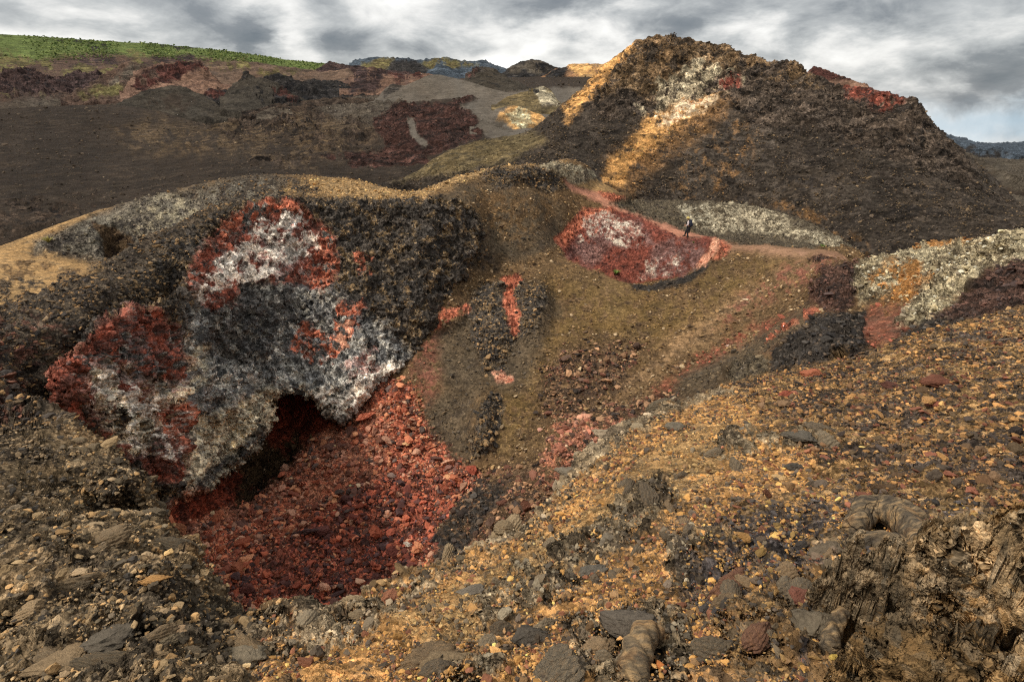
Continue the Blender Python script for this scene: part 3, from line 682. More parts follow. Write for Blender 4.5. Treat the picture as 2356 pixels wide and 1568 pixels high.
 ('ochre_rock', 10, 8, 1, 0, 21, [(1640,886),(1760,860),(1880,836),(2050,788),(2200,733),(2355,695),(2700,600),(2900,1400),(2200,1300),(1900,1150),(1700,1010),(1600,950)]),
 ('ochre', 26, 16, 1, 0, 16, [(560,1900),(600,1420),(800,1385),(1000,1278),(1200,1196),(1300,1076),(1400,970),(1560,916),(1660,886),(1760,960),(1900,1100),(2150,1240),(2500,1300),(2900,1400),(2900,1900)]),
 ('fore_tan', 16, 18, .6, 0, 16, [(560,1480),(640,1400),(800,1385),(1000,1278),(1200,1196),(1300,1076),(1400,970),(1560,916),(1640,900),(1500,980),(1380,1080),(1280,1180),(1100,1300),(860,1400),(700,1480)]),
 ('ochre_soft', 40, 24, .8, 0, 16, [(900,1420),(1150,1300),(1320,1200),(1480,1050),(1620,980),(1750,1000),(1500,1200),(1300,1350),(1000,1500)]),
 ('knob', 7, 26, .78, 0, 14, [(1450,1110),(1530,1090),(1560,1130),(1520,1200),(1440,1270),(1330,1300),(1260,1290),(1380,1200)]),
 ('knob', 7, 26, .74, 0, 9, [(1540,1240),(1640,1200),(1740,1230),(1720,1310),(1620,1360),(1540,1330)]),
 ('knob', 7, 22, .72, 0, 9, [(1180,1320),(1290,1300),(1340,1330),(1240,1400),(1140,1440),(1060,1420)]),
 ('knob', 7, 22, .78, 0, 9, [(1300,1430),(1420,1390),(1560,1400),(1600,1480),(1560,1600),(1400,1600),(1330,1500)]),
 ('knob', 7, 24, .66, 0, 9, [(1660,1280),(1800,1220),(1900,1240),(1920,1300),(1860,1420),(1760,1420),(1680,1350)]),
 ('knob', 7, 18, .75, 0, 9, [(1640,1020),(1700,1000),(1880,990),(1900,1020),(1760,1040),(1660,1060)]),
 ('rimrock', 5, 12, .95, 0, 16, [(1370,985),(1420,960),(1560,915),(1650,885),(1700,895),(1500,960),(1420,1010),(1340,1080),(1300,1110),(1240,1180),(1180,1230),(1060,1270),(1060,1250),(1200,1195),(1290,1080)]),
 ('rimrock', 6, 18, .62, 0, 9, [(560,1480),(640,1420),(800,1400),(960,1310),(1000,1340),(860,1450),(700,1520)]),
 ('knob', 6, 20, .6, 0, 9, [(900,1600),(1000,1500),(1100,1490),(1150,1540),(1120,1600)]),
 ('mix_dark', 50, 34, .75, 0, 8, [(1560,1420),(1640,1180),(1900,1130),(2200,1080),(2700,1100),(2900,1500),(2500,1800),(1800,1700),(1750,1500)]),
 ('ochre_rock', 60, 34, .7, 0, 14, [(1900,1150),(1950,960),(2355,850),(2700,840),(2700,1100),(2355,1180),(2100,1150)]),
 ('slab', 12, 14, 1, 0, 6, [(1850,1568),(1900,1420),(2000,1370),(2250,1410),(2355,1440),(2700,1460),(2700,1800),(1800,1800)]),
 ('slab', 10, 12, 1, 0, 6, [(2080,1270),(2160,1215),(2280,1200),(2360,1240),(2360,1290),(2200,1300)]),
 ('slab', 10, 12, .9, 0, 6, [(1650,1460),(1760,1340),(1900,1300),(2060,1330),(2040,1380),(1880,1400),(1820,1568),(1700,1568)]),
]
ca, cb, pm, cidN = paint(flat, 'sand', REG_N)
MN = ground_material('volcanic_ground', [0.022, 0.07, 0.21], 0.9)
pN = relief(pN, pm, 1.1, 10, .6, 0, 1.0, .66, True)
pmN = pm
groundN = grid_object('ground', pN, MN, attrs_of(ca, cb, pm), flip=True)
groundN['kind'] = 'structure'

# ================================================================== the crater wall that overhangs the rubble
class Patch:
    """a wall given by its distance at sight lines; keeps its own thickness where it ends in the air"""
    def __init__(s): s.p = []; s.e = []
    def line(s, pts, join=True):
        prev = None
        for p in pts:
            s.p.append(p); i = len(s.p) - 1
            if join and prev is not None: s.e.append((prev, i))
            prev = i
def tin_eval(P, E, X, Y):
    vs = [Vector((p[0], p[1])) for p in P]
    ov, oe, of, orig, _, _ = delaunay_2d_cdt(vs, E, [], 0, 1e-5)
    V = np.array([(v.x, v.y) for v in ov]); Pn = np.array(P, float); Z = np.zeros(len(V))
    for i, og in enumerate(orig):
        if len(og): Z[i] = Pn[list(og)[0], 2]
        else:
            d = (Pn[:, 0] - V[i, 0]) ** 2 + (Pn[:, 1] - V[i, 1]) ** 2; k = np.argsort(d)[:3]; w = 1 / (d[k] + 1e-6); Z[i] = (Pn[k, 2] * w).sum() / w.sum()
    G = np.full(X.shape, np.nan)
    x0, y0 = X[0, 0], Y[0, 0]; dx = X[0, 1] - X[0, 0]; dy = Y[1, 0] - Y[0, 0]
    for f in of:
        f = list(f)
        for k in range(1, len(f) - 1):
            T = V[[f[0], f[k], f[k + 1]]]; zz = Z[[f[0], f[k], f[k + 1]]]
            i0 = max(int((T[:, 0].min() - x0) / dx), 0); i1 = min(int((T[:, 0].max() - x0) / dx) + 2, X.shape[1])
            j0 = max(int((T[:, 1].min() - y0) / dy), 0); j1 = min(int((T[:, 1].max() - y0) / dy) + 2, X.shape[0])
            if i1 <= i0 or j1 <= j0: continue
            XX = X[j0:j1, i0:i1]; YY = Y[j0:j1, i0:i1]; (x1, y1), (x2, y2), (x3, y3) = T
            den = (y2 - y3) * (x1 - x3) + (x3 - x2) * (y1 - y3)
            if abs(den) < 1e-12: continue
            u = ((y2 - y3) * (XX - x3) + (x3 - x2) * (YY - y3)) / den; v = ((y3 - y1) * (XX - x3) + (x1 - x3) * (YY - y3)) / den
            w = 1 - u - v; m = (u >= -1e-6) & (v >= -1e-6) & (w >= -1e-6)
            G[j0:j1, i0:i1][m] = (u * zz[0] + v * zz[1] + w * zz[2])[m]
    for ax in (0, 1):
        g = G if ax == 0 else G.T
        for _ in range(2):
            for j in range(1, g.shape[0]):
                m = np.isnan(g[j]); g[j][m] = g[j - 1][m]
            g = g[::-1]
    return G
def blur2(g, sg):
    k = int(3 * sg) + 1; x = np.arange(-k, k + 1); w = np.exp(-.5 * (x / sg) ** 2); w /= w.sum()
    for _ in range(2):
        gp = np.pad(g, ((k, k), (0, 0)), 'edge'); g = sum(w[i] * gp[i:i + g.shape[0]] for i in range(2 * k + 1)).T
    return g
Wp = Patch()
BOT = [(935,842,32.2),(900,866,31.3),(850,897,30.4),(820,935,29.6),(790,972,28.9),(768,962,28.9),(752,945,29.2),(715,915,29.7),(670,903,29.9),(640,915,29.6),(622,940,29.2),(618,985,28.2),(590,1035,27.3),(560,1062,26.8),(520,1090,26.0),(480,1128,24.4),(440,1150,23.0),(395,1172,21.4)]
WTOP = [(a, b, c) for a, b, c in CREST]
WR_ = [(1108,530,43.2),(1095,570,41.7),(1060,640,39.0),(1030,690,37.4),(1008,725,36.0),(985,780,34.2),(960,815,33.0)]
WL_ = [(372,1150,20.9),(330,1095,20.0),(250,1040,18.2),(160,985,15.4),(118,930,13.7)]
Wp.line(WTOP); Wp.line(WR_ + BOT + WL_)
Wp.line([(450,640,31.2),(560,650,34.0),(600,700,33.6),(560,760,31.8),(500,800,30.3),(450,860,26.8),(450,950,25.5),(440,1050,24.2)])
Wp.line([(560,560,37.6),(640,520,39.6),(700,540,39.8),(760,560,39.2),(770,640,37.6),(700,640,37.6),(620,610,37.4)], False)
Wp.line([(240,770,20.6),(320,770,23.0),(390,780,25.6),(410,850,25.2),(340,860,22.5),(230,850,18.2)], False)
Wp.line([(190,830,16.8),(260,870,19.6),(330,930,21.6),(400,1000,23.2),(430,1030,24.0)])
Wp.line([(200,900,16.2),(260,940,18.4),(330,1000,20.3),(390,1050,21.9)])
Wp.line([(650,700,34.8),(700,780,33.6),(700,850,31.6),(600,870,30.2),(560,950,28.2),(500,1020,26.8)])
Wp.line([(800,600,38.2),(820,700,35.2),(840,800,32.6),(800,870,31.0)])
Wp.line([(920,560,39.8),(950,620,37.6),(940,700,35.4),(920,780,33.4)])
x0, x1, y0, y1 = 60, 1150, 420, 1215
st = 3.0 if QUICK else 1.25
X, Y = np.meshgrid(np.arange(x0, x1, st), np.arange(y0, y1, st))
G = blur2(tin_eval(Wp.p, Wp.e, X, Y), 7 / st)
outl = WTOP[::-1]
poly = [(a, b) for a, b, _ in WTOP] + [(a, b) for a, b, _ in WR_ + BOT + WL_]
P0 = P3(X.ravel(), Y.ravel(), G.ravel())
wn1 = fbm(P0, .9, 4, .6, 21); wn2 = fbm(P0, .9, 4, .6, 33)
rag = 7.0
dW = pip(X.ravel() + wn1 * rag * 2, Y.ravel() + wn2 * rag * 2, poly).reshape(X.shape)
# how near is the free (overhanging) lower edge, and how near the edges that sink into the ground
def dist_line(x, y, ln):
    d2 = np.full(x.shape, 1e12)
    for (xa, ya, *_), (xb, yb, *_) in zip(ln[:-1], ln[1:]):
        ex, ey = xb - xa, yb - ya; L = ex * ex + ey * ey; tt = np.clip(((x - xa) * ex + (y - ya) * ey) / L, 0, 1)
        d2 = np.minimum(d2, (x - xa - tt * ex) ** 2 + (y - ya - tt * ey) ** 2)
    return np.sqrt(d2)
over = BOT[7:]
dO = dist_line(X, Y, over); dA = dist_line(X, Y, WTOP + WR_ + BOT[:7]); dL = dist_line(X, Y, WL_)
isover = (dO < dA) & (dO < dL)
# the wall leans out with broad swellings
G = G - .55 * fbm(P0, .32, 3, .5, 2).reshape(X.shape) - .25 * np.abs(fbm(P0, .9, 3, .5, 6)).reshape(X.shape)
e = np.clip(-dW, 0, 60)
tuck = np.where(isover, (e / 14.0) ** .6 * 2.0, 0)
ein = np.clip((10 - dW) / 10, 0, 2.5)
lipround = np.where(isover, np.clip(1 - dW / 22, 0, 1) ** 2 * .55, 0)
sink = np.where(isover, 0, ein ** 1.4 * .35)
Gw = G + tuck * (dW < 0) + lipround + sink
pW = P3(X, Y, Gw)
# underside: past the edge the surface runs back and slightly up instead of following the sight line
back = (np.clip(-dW, 0, 14) * isover)[..., None]
pW[..., 2] += back[..., 0] * .055
mask = dW > np.where(isover, -12.0, -9.0)
flatW = pW.reshape(-1, 3)
REG_W = [
 ('greywall', 22, 18, 1, 0, F, [(430,700),(700,640),(900,760),(960,820),(800,900),(600,900),(400,1160),(380,900),(420,800)]),
 ('blackwall', 26, 22, .9, 0, F, [(470,690),(640,650),(820,700),(860,800),(760,850),(640,860),(520,830),(450,780)]),
 ('greywall', 26, 20, .7, 0, F, [(640,760),(840,760),(900,820),(800,900),(620,890)]),
 ('crust', 30, 22, .9, 0, F, [(770,470),(1000,455),(1120,480),(1100,580),(1040,700),(960,740),(860,700),(800,600)]),
 ('cream', 12, 14, .9, 0, F, [(420,1080),(450,960),(540,930),(600,900),(640,900),(625,1000),(560,1070),(480,1130),(400,1180)]),
 ('cream', 14, 14, .62, 0, F, [(420,820),(470,800),(480,870),(450,900),(420,880)]),
 ('blackwall', 8, 10, .75, 0, F, [(470,1120),(560,1060),(620,1000),(600,990),(540,1040),(440,1110),(440,1140)]),
 ('white', 8, 10, .95, 0, F, [(790,975),(800,900),(840,850),(900,830),(940,835),(900,870),(850,900),(820,940)]),
 ('cream', 10, 12, .6, 0, F, [(640,905),(720,880),(780,900),(800,950),(760,950),(700,915)]),
 ('white', 12, 14, .55, 0, F, [(700,900),(760,880),(790,900),(790,960),(760,950)]),
 ('red', 10, 12, 1, 0, F, [(430,650),(440,600),(490,540),(510,510),(610,470),(660,458),(710,490),(760,530),(778,600),(775,650),(740,680),(700,650),(640,650),(560,640),(540,700),(490,710)]),
 ('red_orange', 6, 9, .9, 0, F, [(500,520),(610,465),(660,460),(720,500),(700,510),(650,490),(600,500),(540,530),(510,560)]),
 ('red_orange', 8, 10, .8, 0, F, [(720,560),(750,530),(778,600),(775,650),(750,680),(700,650),(740,610)]),
 ('blackwall', 8, 22, .42, 0, F, [(430,650),(500,520),(640,470),(760,540),(775,650),(700,660),(560,640),(480,700)]),
 ('pink', 10, 22, .85, 0, F, [(500,600),(560,560),(620,520),(700,530),(720,560),(690,620),(620,630),(560,640),(470,680),(450,650)]),
 ('white', 6, 24, .66, 0, F, [(470,620),(560,560),(620,500),(680,500),(730,530),(720,570),(660,610),(600,640),(540,660),(480,680),(440,670)]),
 ('red_orange', 4, 16, .52, 0, F, [(820,580),(860,580),(850,640),(830,620)]),
 ('red_orange', 4, 20, .52, 0, F, [(770,770),(780,700),(830,690),(840,720),(800,790)]),
 ('red_orange', 4, 22, .48, 0, F, [(660,800),(700,740),(760,760),(800,780),(770,840),(700,830)]),
 ('peach', 5, 12, .6, 0, F, [(780,740),(810,740),(800,800),(775,800)]),
 ('pink', 5, 14, .6, 0, F, [(800,830),(860,800),(880,850),(830,870),(800,880)]),
 ('red', 12, 12, 1, 0, F, [(100,880),(130,830),(200,790),(220,735),(300,715),(370,715),(400,760),(430,820),(420,880),(330,860),(240,830),(190,870),(170,950),(130,950)]),
 ('crater_mau', 10, 14, .7, 0, F, [(230,790),(300,740),(380,760),(400,820),(300,830)]),
 ('pink', 14, 16, .9, 0, F, [(170,900),(200,840),(260,850),(330,870),(420,880),(440,960),(430,1030),(340,980),(260,900),(220,980),(300,1060),(230,1000)]),
 ('cream', 10, 18, .75, 0, F, [(190,860),(240,860),(300,930),(350,1000),(300,1060),(220,980)]),
 ('cream', 10, 16, .6, 0, F, [(340,880),(430,880),(450,960),(400,970),(340,930)]),
 ('tanrock', 9, 8, 1, 0, F, [(300,900),(350,900),(385,930),(380,990),(330,970),(300,935)]),
 ('red_orange', 6, 10, .9, 0, F, [(365,940),(400,930),(440,920),(440,960),(430,1040),(400,1030),(375,990)]),
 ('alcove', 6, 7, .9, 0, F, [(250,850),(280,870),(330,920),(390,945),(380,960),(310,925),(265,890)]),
 ('crater_mau', 10, 10, .8, 0, F, [(310,1060),(350,1010),(420,1010),(420,1060),(350,1100)]),
 ('red', 8, 10, .9, 0, F, [(330,1060),(440,1050),(440,1080),(400,1100),(350,1100)]),
 ('rubble_pink', 8, 8, .9, 0, F, [(385,1150),(430,1120),(470,1120),(450,1160),(400,1180)]),
 ('blackwall', 8, 20, .42, 0, F, [(130,900),(200,800),(300,730),(400,760),(430,880),(330,900),(200,900)]),
 ('white', 6, 20, .5, 0, F, [(190,900),(260,860),(360,900),(430,960),(400,1060),(300,1040),(220,980)]),
 ('red', 12, 18, .5, 0, F, [(150,900),(200,880),(240,980),(300,1060),(260,1060),(170,980)]),
]
ca, cb, pm, cidW = paint(flatW, 'crust', REG_W)
MW = ground_material('crater_wall_rock', [0.05, 0.16, 0.42], 1.1)
pW = relief(pW, pm, .75, 9, .66, 5, 1.5, .64)
wall = grid_object('crater_wall', pW, MW, attrs_of(ca, cb, pm), flip=False, mask=mask)
wall['kind'] = 'structure'

# ================================================================== the big cone
def squash(rows, k=.78, r0=74): return [(a, b, r if r < r0 else r0 + (r - r0) * k) for a, b, r in rows]
C = Sheet()
C.level(44, -20, -70, 70)
SIL = squash([(980,372,100),(1050,335,104),(1110,318,106),(1200,305,108),(1230,290,110),(1262,262,112),(1330,205,118),(1370,165,121),(1400,134,123),(1440,100,125),(1480,79,127),(1550,73,128),(1600,88,128),(1680,105,126),(1740,130,124),(1790,138,122),(1850,155,120),(1930,193,116),(1985,195,114),(2040,215,112),(2108,220,110),(2135,252,108),(2170,300,104),(2230,352,100),(2300,420,94),(2355,468,90),(2600,640,78)])
FOOT = [(900,410,86),(960,396,92),(1000,385,88),(1100,392,84),(1200,385,79),(1300,380,75),(1430,436,73),(1500,450,75),(1600,452,76.5),(1720,460,75),(1850,495,69.5),(1990,577,57.5),(2100,560,58),(2200,548,60),(2355,515,62),(2600,480,64)]
FOOT = [(a, b, r if r < 74 else 74 + (r - 74) * .78) for a, b, r in FOOT]
C.line(SIL); C.line(FOOT)
prev = None
for (px, py, r) in FOOT:
    a, t = ray(px, py); i = C.add(float(a), math.log(r - 7), float(r * t) - 4.5)
    if prev is not None: C.e.append((prev, i))
    prev = i
C.line(squash([(1300,345,88),(1400,370,84),(1500,388,82.5),(1650,385,83),(1800,400,80.5),(1950,430,76),(2100,440,74.5),(2220,470,73)]))
C.line(squash([(1300,290,98),(1400,290,96),(1500,300,95),(1650,300,96),(1800,310,94),(1950,320,92),(2100,330,92)]))
C.line(squash([(1360,235,108),(1500,215,111),(1600,205,112),(1700,205,111),(1800,225,107),(1900,250,103),(2000,270,101),(2080,275,100)]))
C.line(squash([(1440,150,119),(1500,130,121),(1600,135,121),(1700,150,118),(1850,195,111),(1980,235,106)]), False)
C.behind(SIL, [(5, 2.0), (30, 22)])
C.level(160, -34, -70, 70)
C.raster(R_(-30), R_(60), math.log(45), math.log(158), R_(.12), .003, (0.5, 0.010))
pC = C.mesh_points(R_(-22), R_(56), 50, 140, 500 if QUICK else 1050, 260 if QUICK else 620)
fl = pC.reshape(-1, 3)
REG_C = [
 ('cone_toe', 14, 10, 1, 0, F, [(900,420),(960,370),(1050,330),(1110,312),(1230,300),(1260,320),(1200,360),(1080,390),(1000,400)]),
 ('cone_rock', 14, 14, 1, 0, F, [(1360,190),(1400,140),(1440,90),(1550,60),(1690,95),(1800,130),(2000,190),(2110,210),(2150,280),(2200,340),(2260,430),(2180,420),(2080,380),(1960,330),(1860,300),(1760,300),(1700,270),(1640,230),(1500,250),(1400,270),(1350,240)]),
 ('cone_brown', 16, 18, .95, 0, F, [(1370,170),(1420,110),(1500,66),(1600,80),(1690,120),(1700,170),(1640,180),(1560,200),(1500,230),(1440,200),(1380,220)]),
 ('cone_brown', 16, 18, .7, 0, F, [(1600,80),(1750,120),(1880,165),(1900,200),(1760,180),(1680,140)]),
 ('cone_pale', 10, 18, .85, 0, F, [(1520,190),(1560,170),(1600,150),(1680,165),(1700,190),(1640,210),(1580,240),(1520,250),(1500,220)]),
 ('cone_sunlit', 8, 12, .75, 0, F, [(1300,250),(1340,200),(1400,130),(1440,100),(1460,110),(1400,180),(1360,220),(1310,280)]),  # sunlight on the left slope, painted gold
 ('cone_ochre', 26, 14, .9, 0, F, [(1400,450),(1400,370),(1460,320),(1500,270),(1640,200),(1680,230),(1640,290),(1560,340),(1480,410),(1460,450)]),  # ochre margin of the sunlit streak, painted as colour
 ('cone_sunlit', 12, 10, .95, 0, F, [(1390,420),(1400,370),(1460,320),(1490,262),(1560,240),(1640,215),(1620,250),(1560,290),(1510,330),(1460,370),(1430,430)]),  # the sunlit streak itself, put into the colour
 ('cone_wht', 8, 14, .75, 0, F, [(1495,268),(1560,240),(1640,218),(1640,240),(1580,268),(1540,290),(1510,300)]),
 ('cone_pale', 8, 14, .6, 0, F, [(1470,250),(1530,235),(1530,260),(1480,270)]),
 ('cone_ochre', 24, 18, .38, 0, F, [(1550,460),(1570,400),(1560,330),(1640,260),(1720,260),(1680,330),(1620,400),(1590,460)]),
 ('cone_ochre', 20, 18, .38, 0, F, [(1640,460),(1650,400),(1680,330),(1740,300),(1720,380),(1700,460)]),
 ('cone_red', 10, 14, .7, 0, F, [(1940,200),(1990,192),(2060,215),(2110,215),(2060,240),(2040,265),(1990,235),(1950,225)]),
 ('cone_red', 5, 8, .8, 0, F, [(1640,180),(1700,170),(1700,200),(1650,205)]),
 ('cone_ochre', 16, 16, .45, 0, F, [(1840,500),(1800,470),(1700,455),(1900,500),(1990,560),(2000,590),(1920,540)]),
]
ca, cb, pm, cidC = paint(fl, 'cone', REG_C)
MC = ground_material('cinder_rock', [0.22, 0.6, 1.5], 0.32)
pC = relief(pC, pm, .22, 9, .6, 11, 1.6, .64, True)
pmC = pm
oC = grid_object('cinder_cone_hill', pC, MC, attrs_of(ca, cb, pm), flip=True); oC['kind'] = 'structure'

# ================================================================== plain beyond
L = Sheet()
L.level(68, -22, -70, 70)
L.line([(-300,575,90),(0,548,93),(200,500,98),(400,440,104),(600,400,108),(800,410,110),(950,404,110),(1100,378,114),(1300,330,125),(1500,330,140)])
L.line([(-300,460,135),(0,452,135),(300,420,138),(600,368,136),(900,372,128),(1000,362,126),(1150,330,135)])
L.line([(-300,390,190),(0,382,188),(300,368,182),(600,340,172),(860,345,150),(1000,335,145),(1100,318,150)])
L.line([(-300,310,290),(0,305,290),(300,300,270),(450,312,235),(600,318,205),(750,320,190),(860,310,175),(1000,290,180),(1130,300,170),(1200,292,175),(1300,290,180)])
L.line([(-300,258,400),(0,249,380),(90,243,372),(200,239,362),(300,242,352),(390,258,332),(470,285,300),(520,296,280)])
L.behind([(-300,258,400),(0,249,380),(90,243,372),(200,239,362),(300,242,352),(390,258,332),(470,285,300)], [(20, 3), (60, 7)])
L.line([(560,285,300),(640,270,300),(760,275,250),(860,260,240),(1000,250,235),(1100,240,250),(1180,250,245),(1300,262,230),(1450,250,230)])
L.line([(-300,243,560),(0,246,540),(200,236,520),(400,240,470),(560,250,400),(700,240,380),(860,235,330),(930,238,310),(1080,222,330),(1200,215,350),(1320,225,340),(1500,200,340)])
L.line([(-300,205,860),(0,208,820),(200,212,760),(400,205,740),(600,205,700),(800,210,640),(1000,205,600),(1180,195,600),(1350,190,600),(1600,180,600)])
L.line([(-300,165,1150),(0,165,1150),(300,160,1100),(600,165,1050),(800,178,1000),(1000,180,1100),(1300,170,1100),(1600,170,1100)])
L.line([(1900,300,300),(2200,420,300),(2355,455,290),(2600,520,280)]); L.line([(2000,330,600),(2200,400,600),(2355,415,600),(2600,430,600)])
L.line([(2200,500,130),(2355,505,150),(2600,560,140)], False)
L.line([(1700,330,1400),(2000,400,1400),(2300,450,1400),(2600,480,1400)])
L.level(2500, ([-70, 10, 25, 70], [60, 40, -300, -400]), -70, 70, 14)
L.raster(R_(-62), R_(62), math.log(66), math.log(2400), R_(.15), .006, (0.4, 0.012))
pL = L.mesh_points(R_(-54), R_(54), 70, 1500, 500 if QUICK else 1100, 220 if QUICK else 520)
fl = pL.reshape(-1, 3)
REG_L = [
 ('brownhill', 14, 14, 1, 450, F, [(-400,245),(-400,150),(400,150),(900,170),(1100,190),(1100,215),(700,215),(500,250),(200,240)]),
 ('purplehill', 14, 14, .6, 450, F, [(-100,240),(60,200),(180,190),(280,200),(300,230),(150,235)]),
 ('olive', 10, 24, .5, 450, F, [(-100,235),(-100,160),(120,140),(330,150),(260,200),(120,220)]),
 ('plain_grey', 12, 16, 1, 400, F, [(-100,250),(0,236),(200,232),(260,242),(100,250)]),
 ('plain_rough', 24, 22, .95, 90, 420, [(470,290),(560,250),(700,225),(800,225),(830,270),(870,320),(760,360),(560,380),(700,340),(540,310)]),
 ('plain_tan', 24, 30, .55, 90, 420, [(560,290),(760,260),(860,290),(820,350),(700,375),(560,340)]),
 ('plain_grey', 16, 20, .8, 150, 420, [(640,250),(800,200),(900,200),(1000,240),(900,250),(860,280),(780,270)]),
 ('plain_tan', 30, 24, .6, 140, 380, [(260,310),(340,280),(480,290),(560,340),(420,350),(300,340)]),
 ('plain_rough', 14, 18, .55, 85, 130, [(-100,560),(-100,430),(200,430),(260,460),(180,500),(60,540)]),
 ('lava', 4, 8, 1, 120, 420, [(800,378),(830,360),(890,340),(860,300),(860,270),(925,240),(1000,243),(1040,236),(1070,215),(1140,205),(1200,205),(1100,222),(1060,240),(1085,262),(1100,280),(1110,300),(1108,316),(1050,334),(980,360),(990,375),(900,384)]),
 ('lava', 4, 8, .7, 120, 420, [(730,355),(800,355),(870,350),(900,380),(810,385),(800,372)]),
 ('smoothgrey', 3, 5, 1, 120, 420, [(935,290),(936,278),(948,275),(955,290),(962,310),(985,325),(980,336),(965,334),(945,315)]),
 ('smoothgrey', 5, 6, 1, 120, 460, [(1060,246),(1110,220),(1200,208),(1400,200),(1400,330),(1140,330),(1112,310),(1108,290),(1090,262)]),
 ('plain_tan', 10, 14, .5, 100, 160, [(980,400),(1000,380),(1150,370),(1150,400)]),
 ('greyhill', 10, 10, 1, 200, F, [(1800,300),(2700,380),(2700,600),(2000,600)]),
]
ca, cb, pm, cidL = paint(fl, 'plain', REG_L)
ML = ground_material('lava_plain', [0.35, 1.1, 3.2], 0.16)
pm = pm.copy(); pm[:, 1] *= np.clip((np.linalg.norm(fl, axis=1) - 60) / 160, .12, 1)
pL = relief(pL, pm, .08, 8, .6, 17, 2.4, .6, True)
pmL = pm
oL = grid_object('lava_plain', pL, ML, attrs_of(ca, cb, pm), flip=True); oL['kind'] = 'structure'

# ================================================================== hills behind
MHILL = ground_material('hill_slope', [1.6, 5.0, 14.0], 0.035)
MHILLN = ground_material('near_hill_slope', [0.5, 1.6, 5.0], 0.11)
def loft_hill(name, crest, rc, foot, rf, base, regions=(), mat=None, nc=260, prof=1.15, back=1.0, rough=0.0, bump_s=.02, seed=0):
    """crest and foot are sight lines of the hill's skyline and front foot at their distances; the far side falls the same way"""
    x0 = min(crest[0][0], foot[0][0]); x1 = max(crest[-1][0], foot[-1][0])
    xs = np.linspace(x0, x1, nc)
    cy = np.interp(xs, [p[0] for p in crest], [p[1] for p in crest]); fy = np.interp(xs, [p[0] for p in foot], [p[1] for p in foot])
    k = np.hanning(7); k /= k.sum(); cy = np.convolve(np.pad(cy, 3, 'edge'), k, 'valid')
    rcs = np.interp(xs, [p[0] for p in crest], [p[2] if len(p) > 2 else rc for p in crest])
    if rough:
        q = np.stack([xs * .03, xs * 0 + seed * 7.7, xs * 0], -1); cy = cy + rough * fbm(q, 1.0, 4, .6, seed)
    Pc = P3(xs, np.minimum(cy, fy - .5), rcs); Pf = P3(xs, fy, np.full(nc, float(rf)))
    hgt = Pc[:, 2] - Pf[:, 2]; mx = max(hgt.max(), 1e-3)
    # the ends come round: low skyline stands nearer the foot
    kk = np.clip(hgt / mx, .12, 1)[:, None] ** .6
    D = Pc[:, :2] - Pf[:, :2]
    # keep the sight line of the skyline while sliding it towards the foot
    d = np.hypot(Pc[:, 0], Pc[:, 1]); newr = rf + (d - rf) * kk[:, 0]; tt = Pc[:, 2] / d
    u = Pc[:, :2] / d[:, None]; Pc = np.concatenate([u * newr[:, None], (tt * newr)[:, None]], 1)
    rows = []
    for s in np.linspace(-.12, 1, 60):
        s_ = max(s, 0); p = Pf + (Pc - Pf) * s
        p[:, 2] = Pf[:, 2] + (Pc[:, 2] - Pf[:, 2]) * (s_ ** prof) + (s * 8 if s < 0 else 0) * mx * .6
        rows.append(p)
    for s in np.linspace(.05, 1.2, 24):
        p = Pc.copy(); w = (rc - rf) * back * s; p[:, :2] += u * w; p[:, 2] = Pc[:, 2] - (hgt + mx * .15) * (s ** 1.1)
        rows.append(p)
    P = np.array(rows); n = vnormals(P); n *= np.sign(n[..., 2:3] + 1e-9)
    q = P.reshape(-1, 3)
    disp = fbm(q, bump_s, 5, .55, seed + 3).reshape(P.shape[:2])
    P = P + n * (disp * mx * .06)[..., None]
    ca, cb, pm, _ = paint(P.reshape(-1, 3), base, regions)
    pk = pm.copy(); pk[:, 1] = np.minimum(pk[:, 1], mx * (.05 if mat is not None else .018)); P = relief(P, pk, bump_s * 2.2, 6, .6, seed, 3.0, .6, True)
    o = grid_object(name, P, mat or MHILL, attrs_of(ca, cb, pm), flip=True); o['kind'] = 'structure'
    return o
LF = dict(mat=MHILLN)
